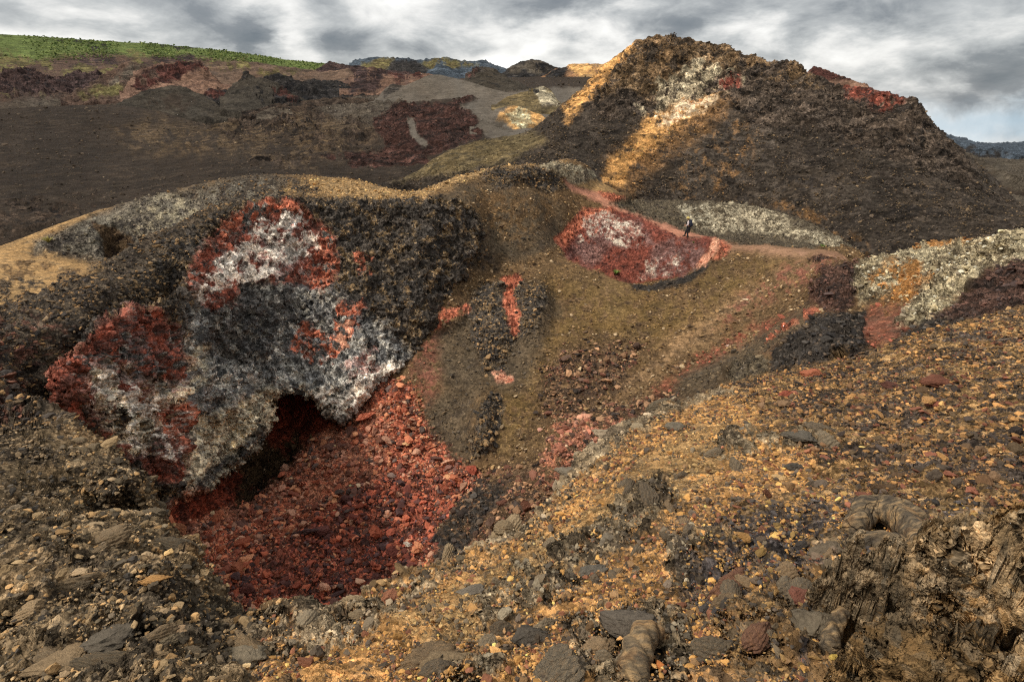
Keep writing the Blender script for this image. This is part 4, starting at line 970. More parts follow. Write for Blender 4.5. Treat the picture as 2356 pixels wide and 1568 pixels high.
for nm, cr, rc_, ft, rf_, cl_, sd_ in [
 ('lava_outcrop', [(555,300),(580,286),(600,276),(640,280),(665,284),(690,300)], 262, [(550,312),(695,312)], 248, 'plain_rough', 31),
 ('lava_outcrop', [(470,300),(495,284),(520,281),(550,288),(575,305)], 268, [(465,312),(580,314)], 252, 'plain_tan', 32),
 ('lava_outcrop', [(596,262),(615,248),(628,244),(650,250),(672,256),(690,268)], 315, [(590,275),(695,275)], 298, 'plain_grey', 33),
 ('lava_ridge', [(560,258),(620,240),(700,232),(780,224),(840,226),(880,236)], 345, [(555,268),(700,262),(885,252)], 315, 'plain_rough', 34),
 ('lava_ridge', [(690,290),(740,278),(800,270),(840,276),(870,290)], 250, [(685,302),(875,302)], 232, 'plain_tan', 35),
 ('lava_ridge', [(860,268),(880,254),(905,250),(925,258),(940,272)], 268, [(855,280),(945,280)], 255, 'plain_rough', 36),
 ('lava_outcrop', [(640,340),(700,326),(760,322),(800,330),(850,345)], 178, [(635,352),(855,356)], 166, 'plain_tan', 37),
 ('lava_outcrop', [(580,372),(595,362),(610,360),(622,368),(630,378)], 138, [(575,384),(635,386)], 132, 'plain_rough', 38),
 ('lava_ridge', [(560,330),(620,318),(680,312),(730,318),(770,330)], 205, [(555,340),(775,342)], 190, 'plain_rough', 39),
 ('dark_ridge', [(80,196),(130,178),(170,165),(215,168),(250,180),(300,205)], 820, [(70,214),(310,216)], 700, 'purplehill', 40),
 ('dark_ridge', [(-60,190),(0,168),(40,158),(75,160),(110,176),(140,195)], 860, [(-70,214),(150,214)], 740, 'purplehill', 41),
 ('dark_ridge', [(640,205),(680,190),(720,184),(780,186),(830,200)], 520, [(635,222),(840,222)], 450, 'darkhill', 42),
 ('grey_knoll', [(950,262),(975,250),(1000,246),(1030,250),(1050,258)], 258, [(945,268),(1055,268)], 248, 'smoothgrey', 43),
]:
    loft_hill(nm, cr, rc_, ft, rf_, cl_, seed=sd_, rough=5, bump_s=.04, **LF)
# green flank of the volcano
G_ = Sheet()
G_.level(600, 0, -72, 30)
G_.line([(-400,252,860),(0,240,860),(300,235,880),(600,225,900),(900,215,950),(1200,205,1000)])
G_.line([(-400,195,1050),(0,190,1050),(300,180,1080),(600,180,1080),(900,185,1100),(1200,190,1150)])
G_.line([(-400,130,1400),(0,132,1400),(300,140,1350),(600,165,1300),(780,172,1300),(900,178,1300),(1200,200,1300)])
GC = [(-400,62,2000),(0,77,1900),(80,82,1880),(250,94,1850),(360,100,1830),(480,112,1800),(560,122,1780),(660,137,1740),(760,147,1700),(850,162,1650),(1000,182,1600),(1200,200,1550)]
G_.line(GC); G_.behind(GC, [(60, 8), (500, 60)]); G_.level(2800, 0, -72, 30)
G_.raster(R_(-60), R_(8), math.log(620), math.log(2700), R_(.15), .006, (.4, .012))
pG = G_.mesh_points(R_(-56), R_(6), 700, 2300, 420 if QUICK else 900, 160 if QUICK else 320)
gfl = pG.reshape(-1, 3)
REG_G = [
 ('brownhill', 10, 18, 1, 0, F, [(-500,300),(-500,185),(0,160),(100,132),(200,124),(380,128),(500,140),(640,150),(700,165),(820,180),(1300,190),(1300,300)]),
 ('purplehill', 8, 16, .6, 0, F, [(-100,260),(30,160),(170,150),(300,170),(380,220),(200,250)]),
 ('olive', 6, 24, .5, 0, F, [(-200,230),(-100,150),(120,130),(330,140),(420,150),(280,180),(200,215),(60,200)]),
 ('olive', 6, 12, .6, 0, F, [(380,140),(520,150),(680,160),(780,166),(820,176),(660,170),(500,158),(420,150)]),
 ('green', 8, 10, 1, 0, F, [(-500,170),(-500,40),(0,60),(900,150),(1000,175),(900,182),(820,172),(700,168),(560,140),(400,134),(200,122),(100,132),(0,150)]),
 ('olive', 8, 14, .45, 0, F, [(-500,160),(-500,110),(0,116),(300,120),(600,140),(560,150),(300,140),(0,150)]),
 ('darkhill', 3, 9, .75, 0, F, [(360,101),(400,96),(470,104),(480,112),(420,113),(370,110)]),
 ('darkhill', 3, 10, .45, 0, F, [(120,92),(220,98),(260,112),(200,114),(130,102)]),
 ('purplehill', 3, 10, .6, 0, F, [(180,128),(290,124),(300,145),(220,150),(180,145)]),
 ('purplehill', 3, 8, .7, 0, F, [(340,132),(440,128),(460,142),(380,146)]),
]
ca, cb, pm, _ = paint(gfl, 'brownhill', REG_G)
oG = grid_object('green_hillside', pG, ground_material('grassy_slope', [2.2, 6.0, 16.0], 0.03), attrs_of(ca, cb, pm), flip=True); oG['kind'] = 'structure'

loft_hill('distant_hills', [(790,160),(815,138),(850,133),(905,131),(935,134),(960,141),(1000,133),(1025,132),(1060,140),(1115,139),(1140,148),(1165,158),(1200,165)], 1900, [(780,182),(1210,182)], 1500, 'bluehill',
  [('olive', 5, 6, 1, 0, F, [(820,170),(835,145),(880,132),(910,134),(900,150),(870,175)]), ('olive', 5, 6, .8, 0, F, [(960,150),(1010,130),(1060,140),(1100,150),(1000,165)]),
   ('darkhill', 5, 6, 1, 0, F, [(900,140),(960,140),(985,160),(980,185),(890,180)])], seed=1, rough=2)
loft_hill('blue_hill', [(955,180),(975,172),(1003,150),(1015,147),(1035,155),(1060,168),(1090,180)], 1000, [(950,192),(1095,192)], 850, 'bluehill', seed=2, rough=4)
loft_hill('round_dark_hill', [(1150,178),(1172,158),(1195,142),(1220,137),(1245,139),(1275,153),(1300,162),(1340,175)], 900, [(1140,200),(1350,200)], 760, 'darkhill', [('greyhill', 8, 8, .8, 0, F, [(1180,160),(1220,138),(1270,150),(1240,170)])], seed=3)
loft_hill('golden_hill', [(1235,185),(1270,160),(1305,152),(1320,145),(1345,146),(1390,144),(1440,150),(1520,170)], 850, [(1230,205),(1540,205)], 650, 'rustlhill', [('sunlit_hill', 6, 8, .8, 0, F, [(1305,150),(1350,144),(1390,150),(1380,180),(1330,185)]), ('darkhill', 6, 8, .9, 0, F, [(1235,190),(1270,160),(1305,155),(1300,180),(1340,205),(1240,205)])], seed=4)  # bright gold patch is sunlight put into the hill's colour
loft_hill('purple_ridge', [(690,178),(720,165),(745,150),(758,140),(775,146),(830,152),(880,160),(960,166),(1000,172)], 1000, [(680,190),(1010,190)], 880, 'purplehill', seed=5, rough=3)
loft_hill('brown_hill', [(455,165),(480,147),(520,143),(560,141),(600,144),(640,150),(690,158),(740,166),(800,158),(830,176)], 700, [(450,205),(700,212),(840,205)], 560, 'brownpale', [('olive', 4, 12, .5, 0, F, [(480,155),(560,145),(640,160),(700,170),(560,170)])], seed=6)
loft_hill('red_ridge', [(790,185),(820,165),(835,157),(862,158),(890,166),(930,172),(965,165),(1000,172),(1030,190)], 560, [(780,212),(900,218),(1040,212)], 460, 'redhill', [('purplehill', 5, 14, .75, 0, F, [(790,190),(830,157),(890,166),(880,200),(820,215)]), ('redcrater', 5, 10, .8, 0, F, [(900,170),(960,165),(980,178),(920,190)])], seed=7, rough=3)
loft_hill('grey_hill_with_crag', [(1065,185),(1080,172),(1096,160),(1108,151),(1125,156),(1150,168),(1185,186),(1215,200),(1230,206)], 460, [(1050,212),(1240,214)], 380, 'greydark', [('blackrock', 3, 6, .9, 0, F, [(1075,180),(1096,160),(1110,150),(1112,168),(1090,182)]), ('redcrater', 3, 6, .7, 0, F, [(1078,180),(1100,165),(1100,178)])], seed=8, mat=MHILLN)
loft_hill('smooth_grey_hill', [(860,235),(885,205),(900,195),(930,198),(965,185),(985,173),(1010,172),(1050,180),(1090,190),(1130,204),(1170,215)], 380, [(850,250),(920,246),(1000,250),(1100,232),(1180,224)], 300, 'smoothgrey', [('blackrock', 3, 8, .9, 0, F, [(880,212),(900,194),(925,198),(905,210),(885,225)]), ('smoothgrey', 14, 10, .8, 0, F, [(940,250),(960,200),(1050,190),(1100,230),(1000,250)])], seed=9, mat=MHILLN)
loft_hill('crater_hill', [(285,212),(300,180),(310,165),(345,154),(380,148),(410,144),(433,140),(455,141),(468,146),(480,164),(505,185),(540,206),(560,214)], 480, [(275,232),(400,238),(575,232)], 400, 'redhill', [('redcrater', 4, 8, 1, 0, F, [(310,175),(345,154),(433,140),(468,146),(476,165),(440,168),(400,185),(360,195),(330,212),(300,215),(305,190)]), ('redhill', 6, 6, 1, 0, F, [(345,200),(400,182),(440,168),(478,168),(540,206),(560,232),(350,235)]), ('brownhill', 4, 8, .6, 0, F, [(310,175),(350,160),(365,175),(330,200)])], seed=10, rough=4, mat=MHILLN)
loft_hill('grey_ridge', [(150,222),(200,200),(236,176),(270,155),(300,143),(312,141),(335,150),(370,170),(400,190)], 620, [(140,238),(260,232),(410,232)], 500, 'brownhill', [('plain_grey', 6, 10, .9, 0, F, [(250,190),(300,145),(330,150),(300,180),(260,205)]), ('olive', 6, 8, .8, 0, F, [(180,222),(230,200),(290,205),(270,222),(190,228)]), ('goldwhite', 3, 12, .4, 0, F, [(260,205),(310,170),(330,160),(300,200)])], seed=11, rough=2, mat=MHILLN)
loft_hill('dark_rim_hill', [(590,195),(610,178),(640,171),(670,176),(700,190),(740,205),(790,222)], 470, [(580,240),(800,240)], 400, 'darkhill', seed=13, rough=3, mat=MHILLN)
loft_hill('dark_red_hill', [(515,222),(535,200),(552,184),(566,170),(580,176),(600,180),(635,190),(660,206),(690,225),(715,240)], 420, [(505,252),(720,262)], 350, 'greydark', [('redcrater', 4, 10, .8, 0, F, [(620,190),(650,200),(690,230),(680,255),(640,245)]), ('darkhill', 4, 8, .8, 0, F, [(545,190),(566,168),(585,178),(560,185)]), ('darkhill', 6, 14, .55, 0, F, [(590,200),(700,240),(680,260),(600,240)])], seed=12, rough=3, mat=MHILLN)
loft_hill('small_grey_cone', [(255,250),(290,230),(330,214),(361,203),(398,199),(433,205),(470,220),(500,240),(525,262)], 395, [(245,262),(540,272)], 345, 'greydark', [('plain', 10, 14, .6, 0, F, [(340,240),(400,215),(460,240),(400,262)])], seed=14, mat=MHILLN)
loft_hill('dark_hollow_hill', [(460,235),(470,215),(485,206),(520,203),(550,206),(575,214),(600,235)], 405, [(455,252),(610,258)], 372, 'darkhill', [('redcrater', 4, 8, .6, 0, F, [(470,215),(520,204),(550,215),(500,230)])], seed=15, rough=3, mat=MHILLN)
loft_hill('olive_rocky_hill', [(1140,240),(1165,222),(1200,212),(1222,208),(1240,198),(1250,197),(1268,208),(1285,232),(1300,248)], 265, [(1130,256),(1310,258)], 225, 'cone_toe', [('lightrock', 4, 10, .8, 0, F, [(1225,205),(1250,197),(1270,215),(1290,245),(1250,245),(1230,225)]), ('darkhill', 3, 8, .6, 0, F, [(1215,215),(1235,205),(1240,215)])], seed=16, mat=MHILLN)
loft_hill('golden_mound', [(1090,290),(1115,268),(1140,250),(1170,243),(1200,248),(1230,260),(1262,278),(1300,300)], 190, [(1080,306),(1200,318),(1310,312)], 160, 'smoothgrey', [('sunlit_hill', 5, 5, 1, 0, F, [(1140,276),(1152,258),(1175,243),(1215,250),(1300,285),(1250,315),(1200,320),(1180,300),(1165,280)]), ('goldwhite', 4, 10, .85, 0, F, [(1165,262),(1190,250),(1215,262),(1225,285),(1205,305),(1185,290)])], seed=17, mat=MHILLN)  # gold on the right part is sunlight painted over the grey
loft_hill('red_hill_behind_cone', [(1820,190),(1862,166),(1872,152),(1890,153),(1920,163),(1950,178),(1985,192),(2040,215)], 220, [(1800,260),(2060,260)], 180, 'redhill', [('redcrater', 3, 6, .9, 0, F, [(1860,170),(1872,150),(1930,168),(1960,185),(1880,175)])], seed=18, mat=MHILLN)
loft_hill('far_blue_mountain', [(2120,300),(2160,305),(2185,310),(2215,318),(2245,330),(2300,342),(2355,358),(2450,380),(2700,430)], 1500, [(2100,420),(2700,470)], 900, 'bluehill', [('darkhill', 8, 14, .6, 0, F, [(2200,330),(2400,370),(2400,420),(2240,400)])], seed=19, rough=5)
loft_hill('dark_slope_beyond', [(2180,345),(2230,352),(2290,385),(2355,412),(2500,460),(2700,520)], 420, [(2150,480),(2700,600)], 260, 'greyhill', [('plain', 12, 12, .9, 0, F, [(2230,390),(2355,440),(2400,520),(2250,470)])], seed=20, mat=MHILLN)

# ================================================================== stones
import bmesh
def rock_mesh(name, seed, sub=3, cuts=9, flat=1.0, rough=.16, ropey=0.0, smooth=False):
    bm = bmesh.new(); bmesh.ops.create_icosphere(bm, subdivisions=sub, radius=1.0)
    V = np.array([v.co[:] for v in bm.verts]); g = np.random.default_rng(seed)
    V *= (1 + .30 * fbm(V, .9, 3, .5, seed))[:, None]
    for _ in range(cuts):
        d = g.normal(size=3); d /= np.linalg.norm(d); h = g.uniform(.40, .74); q = V @ d - h; V -= np.where(q > 0, q, 0)[:, None] * d * .93
    nn = V / np.linalg.norm(V, axis=1, keepdims=True)
    V += nn * (rough * (np.abs(fbm(V, 2.6, 4, .6, seed + 9)) * 2 - .4) + rough * .5 * fbm(V, 6.5, 2, .6, seed + 5))[:, None]
    if ropey:
        w = V @ np.array([.3, 1.0, .5]); V += nn * (ropey * np.abs(np.sin(w * 9 + 3 * fbm(V, 1.6, 3, .5, seed))))[:, None]
    V[:, 2] *= flat
    for v, c in zip(bm.verts, V): v.co = c
    if smooth:
        for f in bm.faces: f.smooth = True
    me = bpy.data.meshes.new(name); bm.to_mesh(me); bm.free(); return me
def stone_material(name, source):
    m = bpy.data.materials.new(name); m.use_nodes = True; t = NT(m.node_tree); m.node_tree.nodes.clear()
    if source == 'object':
        oi = t.n('ShaderNodeObjectInfo'); c = oi.outputs['Color']; rnd = oi.outputs['Random']
    else:
        at = t.n('ShaderNodeAttribute', attribute_name='tint'); at.attribute_type = 'INSTANCER'; c = at.outputs['Color']; rnd = t.n('ShaderNodeObjectInfo').outputs['Random']
    P = t.vm('ADD', t.n('ShaderNodeTexCoord').outputs['Object'], t.vm('SCALE', (1, .7, .3), 0.0).outputs[0]).outputs[0]
    off = t.n('ShaderNodeCombineXYZ', {0: t.m('MULTIPLY', rnd, 37.0), 1: t.m('MULTIPLY', rnd, 11.0)}).outputs[0]
    P = t.vm('ADD', P, off).outputs[0]
    n1 = t.n('ShaderNodeTexNoise', {'Vector': P, 'Scale': 1.7, 'Detail': 6.0, 'Roughness': .65}).outputs[0]
    n2 = t.n('ShaderNodeTexNoise', {'Vector': P, 'Scale': 7.0, 'Detail': 4.0, 'Roughness': .7}).outputs[0]
    tone = t.m('POWER', 2.0, t.m('ADD', t.m('MULTIPLY', t.m('SUBTRACT', n1, .5), 2.2), t.m('MULTIPLY', t.m('SUBTRACT', n2, .5), 1.8)))
    base = t.vm('SCALE', c, 1.0); t.nt.links.new(tone, base.inputs[3])
    grey = t.mix(t.mr(n1, .52, .68), base.outputs[0], t.vm('SCALE', t.vm('ADD', base.outputs[0], (.045, .038, .028)).outputs[0], .66).outputs[0])
    vt = t.n('ShaderNodeVectorTransform', {0: (1, 0, 0)}, vector_type='VECTOR', convert_from='OBJECT', convert_to='WORLD').outputs[0]
    size = t.n('ShaderNodeVectorMath', {0: vt}, operation='LENGTH').outputs['Value']
    bp = t.n('ShaderNodeBump', {'Height': t.m('MULTIPLY', n2, size), 'Strength': .9, 'Distance': .16})
    bs = t.n('ShaderNodeBsdfPrincipled', {'Base Color': grey, 'Roughness': .93, 'Normal': bp.outputs[0]}); bs.inputs['Specular IOR Level'].default_value = .2
    t.n('ShaderNodeOutputMaterial', {'Surface': bs.outputs[0]}); return m
M_OBJ = stone_material('rock_surface', 'object'); M_INS = stone_material('small_stone_surface', 'instancer')
protos = []
for i in range(8):
    me = rock_mesh('stone', 100 + i, 3, 11 + i % 4, [.8, .65, .9, .55][i % 4], .22); me.materials.append(M_INS)
    protos.append(bpy.data.objects.new('stone_shape', me))
pcoll = bpy.data.collections.new('stone_shapes')
for p in protos: pcoll.objects.link(p)

def sample_stones(P, pm, cid, n, rmed, rmax_px, wmin=0.0, wmax=9, seed=1, rlim=(.004, .6), pick=None, smax=None):
    g = np.random.default_rng(seed)
    q = P.reshape(-1, 3); px, py = project(q); r = np.linalg.norm(q, axis=1)
    nr = vnormals(P).reshape(-1, 3); nr *= np.where(nr[:, 2:3] < 0, -1, 1)
    w = pm[:, 4].astype(float) * ((px > -60) & (px < W0 + 60) & (py > -40) & (py < H0 + 120) & (q[:, 1] > .2))
    # clumps and bare stretches
    cl = fbm(q / np.maximum(r, 1)[:, None] * 14, 1.6, 3, .6, 40 + seed); w *= np.clip(.75 + cl * 2.2, .08, 2.5)
    # area seen per vertex
    A = np.linalg.norm(np.cross(np.gradient(P, axis=1), np.gradient(P, axis=0)), axis=2).reshape(-1)
    face = np.abs((nr * q).sum(1)) / r; w *= A / r ** 2 * (face + .25)
    if pick is not None: w *= pick(q, cid)
    k = g.choice(len(q), n, p=w / w.sum())
    rad_px = np.minimum(rmed * np.exp(g.normal(size=n) * .5), rmax_px)
    rad = np.clip(rad_px / 569 * r[k], *rlim)
    if smax is not None: rad = np.minimum(rad, smax[cid[k]] * np.exp(g.normal(size=n) * .3))
    pos = q[k] + g.normal(size=(n, 3)) * rad[:, None] * .5; pos = pos + nr[k] * (rad * .12)[:, None]
    cols = np.empty((n, 3))
    for c in np.unique(cid[k]):
        m = cid[k] == c; cl_ = np.array(CL[CN[c]][7]); cols[m] = cl_[g.integers(0, len(cl_), m.sum())]
    cols *= np.exp(g.normal(size=(n, 1)) * .28)
    rot = g.uniform(-math.pi, math.pi, (n, 3)) * np.array([.18, .18, 1])
    scl = rad[:, None] * np.exp(g.normal(size=(n, 3)) * .22) * np.array([1.12, 1.0, .8])
    return dict(pos=pos, scl=scl, rot=rot, tint=np.clip(cols, .004, .9), rad=rad, cid=cid[k], px=px[k], py=py[k], r=r[k])
def stones_object(name, S, label):
    n = len(S['pos']); me = bpy.data.meshes.new(name); me.vertices.add(n); me.vertices.foreach_set('co', S['pos'].astype(np.float32).ravel())
    for k in ('scl', 'rot', 'tint'):
        at = me.attributes.new(k, 'FLOAT_VECTOR', 'POINT'); at.data.foreach_set('vector', S[k].astype(np.float32).ravel())
    o = bpy.data.objects.new(name, me); COL.objects.link(o)
    ng = bpy.data.node_groups.new(name + '_scatter', 'GeometryNodeTree')
    ng.interface.new_socket('Geometry', in_out='INPUT', socket_type='NodeSocketGeometry'); ng.interface.new_socket('Geometry', in_out='OUTPUT', socket_type='NodeSocketGeometry')
    gi = ng.nodes.new('NodeGroupInput'); go = ng.nodes.new('NodeGroupOutput')
    ci = ng.nodes.new('GeometryNodeCollectionInfo'); ci.inputs[0].default_value = pcoll; ci.inputs[1].default_value = True; ci.inputs[2].default_value = True
    ip = ng.nodes.new('GeometryNodeInstanceOnPoints'); ip.inputs['Pick Instance'].default_value = True
    rv = ng.nodes.new('FunctionNodeRandomValue'); rv.data_type = 'INT'; rv.inputs[4].default_value = 0; rv.inputs[5].default_value = len(protos) - 1
    def na(nm):
        a = ng.nodes.new('GeometryNodeInputNamedAttribute'); a.data_type = 'FLOAT_VECTOR'; a.inputs[0].default_value = nm; return a.outputs[0]
    e2r = ng.nodes.new('FunctionNodeEulerToRotation'); L_ = ng.links.new
    L_(gi.outputs[0], ip.inputs['Points']); L_(ci.outputs[0], ip.inputs['Instance']); L_(rv.outputs[2], ip.inputs['Instance Index'])
    L_(na('rot'), e2r.inputs[0]); L_(e2r.outputs[0], ip.inputs['Rotation']); L_(na('scl'), ip.inputs['Scale']); L_(ip.outputs[0], go.inputs[0])
    md = o.modifiers.new('scatter', 'NODES'); md.node_group = ng
    o['kind'] = 'stuff'; o['label'] = label
    return o
SMAX = np.full(len(CN), .10)
for n_, v in dict(sand=.10, sand_olive=.07, sand_red=.07, sand_dark=.08, sand_pale=.07, sand_rust=.16, stony=.22, mound=.10, crust=.14, ochre=.03, ochre_soft=.02, ochre_rock=.05, mix_dark=.03, fore_brown=.025, fore_tan=.045, path=.03, path_tan=.03, ridge_gold=.12, rubble=.42, rubble_dk=.5, rubble_pink=.25).items(): SMAX[CI[n_]] = v
DEN = .35 if QUICK else 1.0
S1 = sample_stones(pN, pmN, cidN, int(150000 * DEN), 1.0, 3.6, seed=1, smax=SMAX)
S2 = sample_stones(pN, pmN, cidN, int(26000 * DEN), 2.2, 8.0, seed=2, smax=SMAX * 1.2)
def cat(*S): return {k: np.concatenate([s[k] for s in S]) for k in S[0]}
SN = cat(S1, S2)
# ---- the largest stones stand as rocks of their own
rock_lib = {}
def rock_lib_mesh(kind, i):
    k = (kind, i)
    if k not in rock_lib:
        me = rock_mesh('rock', 300 + i * 7 + len(kind), 4, 13 + i % 4, {'block': .8, 'flat': .5, 'dome': .7}[kind], .2, .10 if kind == 'dome' else 0, kind == 'dome')
        me.materials.append(M_OBJ); rock_lib[k] = me
    return rock_lib[k]
GROUPS = {
 'rubble': ('red_rock', 'rough red lava block lying in the rubble on the pit floor', 'red blocks on the pit floor'),
 'rubble_dk': ('dark_red_rock', 'dark maroon lava block in the lower shaded part of the rubble', 'dark red blocks low on the pit floor'),
 'rubble_pink': ('pink_rock', 'pale pinkish cinder block on the upper rubble', 'pale pink blocks on the rubble'),
 'stony': ('brown_rock', 'brown stone in the boulder strewn hollow of the sandy bowl', 'brown stones in the sandy bowl'),
 'ochre_rock': ('cinder_stone', 'coarse cinder stone on the upper ochre slope', 'coarse stones on the ochre slope'),
 'mix_dark': ('dark_stone', 'dark mottled stone among yellow gravel near the lava slabs', 'dark stones beside the lava slabs'),
 'fore_tan': ('tan_rock', 'tan weathered rock on the near brown bank', 'tan rocks on the near bank'),
 'mound': ('mound_rock', 'tan and brown rock on the dark rounded mound', 'rocks on the dark mound'),
 'crust': ('crust_rock', 'brown knobbly rock on the crust above the red cliff', 'rocks on the crust above the cliff'),
 'ochre': ('gravel_stone', 'dark stone lying on ochre gravel', 'stones lying on the ochre gravel')}
order = np.argsort(-(SN['rad'] / SN['r']))
taken = np.zeros(len(SN['rad']), bool); count = {k: 0 for k in GROUPS}; total = 0
ZONES = {
 'rubble': ('block', [(0, 620, 0, 1568, 'in the rubble below the left end of the cave'), (620, 860, 0, 1120, 'in the rubble just below the cave mouth'), (860, 1200, 0, 1120, 'at the right edge of the red rubble by the scree'), (0, 2355, 0, 1568, 'in the middle of the red rubble')]),
 'rubble_dk': ('block', [(0, 680, 0, 1568, 'in the lower rubble close to the rim notch'), (680, 880, 0, 1568, 'in the lower middle of the rubble'), (0, 2355, 0, 1568, 'in the lower rubble near the dark scree')]),
 'rubble_pink': ('block', [(0, 1000, 0, 1568, 'on the upper rubble under the cliff'), (0, 2355, 0, 1568, 'in the boulder trail at the foot of the bowl')]),
 'stony': ('stone', [(0, 1140, 0, 1568, 'in the scree between rubble and bowl'), (1140, 2355, 0, 900, 'in the stony patch halfway up the bowl'), (0, 2355, 0, 1568, 'in the boulder trail under the bowl')]),
 'ochre_rock': ('stone', [(0, 1900, 0, 1568, 'on the ochre brow beside the black outcrop'), (1900, 2355, 0, 900, 'high on the coarse slope under the purple rocks'), (1900, 2355, 900, 1050, 'midway on the coarse ochre slope'), (0, 2355, 0, 1568, 'low on the coarse slope above the lava rope')]),
 'mix_dark': ('stone', [(0, 1750, 0, 1568, 'in dark gravel left of the lava slabs'), (1750, 1950, 0, 1568, 'in dark gravel by the lava rope'), (0, 2355, 0, 1568, 'in dark gravel above the fan shaped slab')]),
 'fore_tan': ('rock', [(0, 200, 0, 1568, 'on the near bank by the left picture edge'), (0, 2355, 0, 1300, 'on the bank along the pit rim'), (0, 2355, 0, 1568, 'low on the near bank under the rim notch')]),
 'mound': ('rock', [(0, 200, 0, 1568, 'on the left shoulder of the dark mound'), (0, 2355, 0, 1568, 'on the back of the dark mound')]),
 'crust': ('rock', [(0, 500, 0, 1568, 'on the crust left of the red cliff patch'), (0, 900, 0, 1568, 'on the crust right of the red cliff patch'), (0, 2355, 0, 1568, 'on the knobbly crust in the sandy bowl')]),
 'ochre': ('stone', [(0, 1200, 0, 1568, 'on the light ochre sand near the rim'), (0, 2355, 0, 1568, 'on the ochre gravel of the near slope')])}
def fine_label(cn, px_, py_, tint, lb):
    w, zs = ZONES[cn]; l = float(tint @ np.array([.3, .6, .1])); r_, g_, b_ = tint
    tone = 'pale' if l > .30 else 'bright' if l > .16 else 'mid toned' if l > .09 else 'dark'
    hue = 'grey' if r_ < b_ * 1.7 else 'orange red' if r_ > g_ * 2.3 else 'reddish brown' if r_ > g_ * 1.75 else 'golden' if g_ > b_ * 2.6 else 'brown'
    z = next(q[4] for q in zs if q[0] <= px_ <= q[1] and q[2] <= py_ <= q[3])
    return f'{tone} {hue} {w} {z}'
CAP = {'rubble': 46, 'rubble_dk': 26, 'rubble_pink': 12, 'stony': 14, 'ochre_rock': 26, 'mix_dark': 14, 'fore_tan': 8, 'mound': 8, 'crust': 6, 'ochre': 6}
for k in order:
    cn = CN[SN['cid'][k]]
    if cn not in GROUPS or count[cn] >= CAP[cn] or not (0 < SN['px'][k] < W0 and 0 < SN['py'][k] < H0): continue
    count[cn] += 1; taken[k] = True; nm, lb, gr = GROUPS[cn]
    o = bpy.data.objects.new(nm, rock_lib_mesh('block', total % 9)); COL.objects.link(o)
    o.location = SN['pos'][k]; o.rotation_euler = SN['rot'][k]; o.scale = SN['scl'][k] * 1.05; o.color = (*SN['tint'][k], 1)
    o['label'] = fine_label(cn, SN['px'][k], SN['py'][k], SN['tint'][k], lb); o['category'] = 'rock'; o['group'] = gr; total += 1
SN = {k: v[~taken] for k, v in SN.items()}
stones_object('gravel', SN, 'loose volcanic stones strewn over the crater slopes')
SC = sample_stones(pC, pmC, cidC, int(70000 * DEN), .50, 1.5, seed=3, rlim=(.04, .5))
stones_object('scree', SC, 'loose cinder stones on the dark cone')
SL = sample_stones(pL, pmL, cidL, int(16000 * DEN), .55, 1.4, seed=4, rlim=(.08, 3.0))
stones_object('plain_stones', SL, 'scattered stones on the dark lava plain')

# ---- rocks one can pick out
gx, gy = project(pN.reshape(-1, 3)); gr_ = np.linalg.norm(pN.reshape(-1, 3), axis=1)
def spot(px, py, rad=7):
    m = np.nonzero((np.abs(gx - px) < rad) & (np.abs(gy - py) < rad))[0]
    if not len(m): m = np.array([np.argmin((gx - px) ** 2 + (gy - py) ** 2)])
    rr = gr_[m]; m = m[rr < rr.min() * 1.15]
    p = pN.reshape(-1, 3)[m].mean(0)
    return p
def place_rock(name, label, px, py, w, col, kind='block', var=0, asp=(1, .8, .7), rz=0.0, tilt=0.0, sink=.25):
    p = spot(px, py); r = np.linalg.norm(p); s = w / FPX * r
    o = bpy.data.objects.new(name, rock_lib_mesh(kind, var)); COL.objects.link(o)
    o.location = (p[0], p[1], p[2] + s * asp[2] * (.5 - sink)); o.scale = (s * asp[0], s * asp[1], s * asp[2]); o.rotation_euler = (tilt, 0, rz)
    o.color = (*alb(col), 1); o['label'] = label; o['category'] = 'rock'; return o
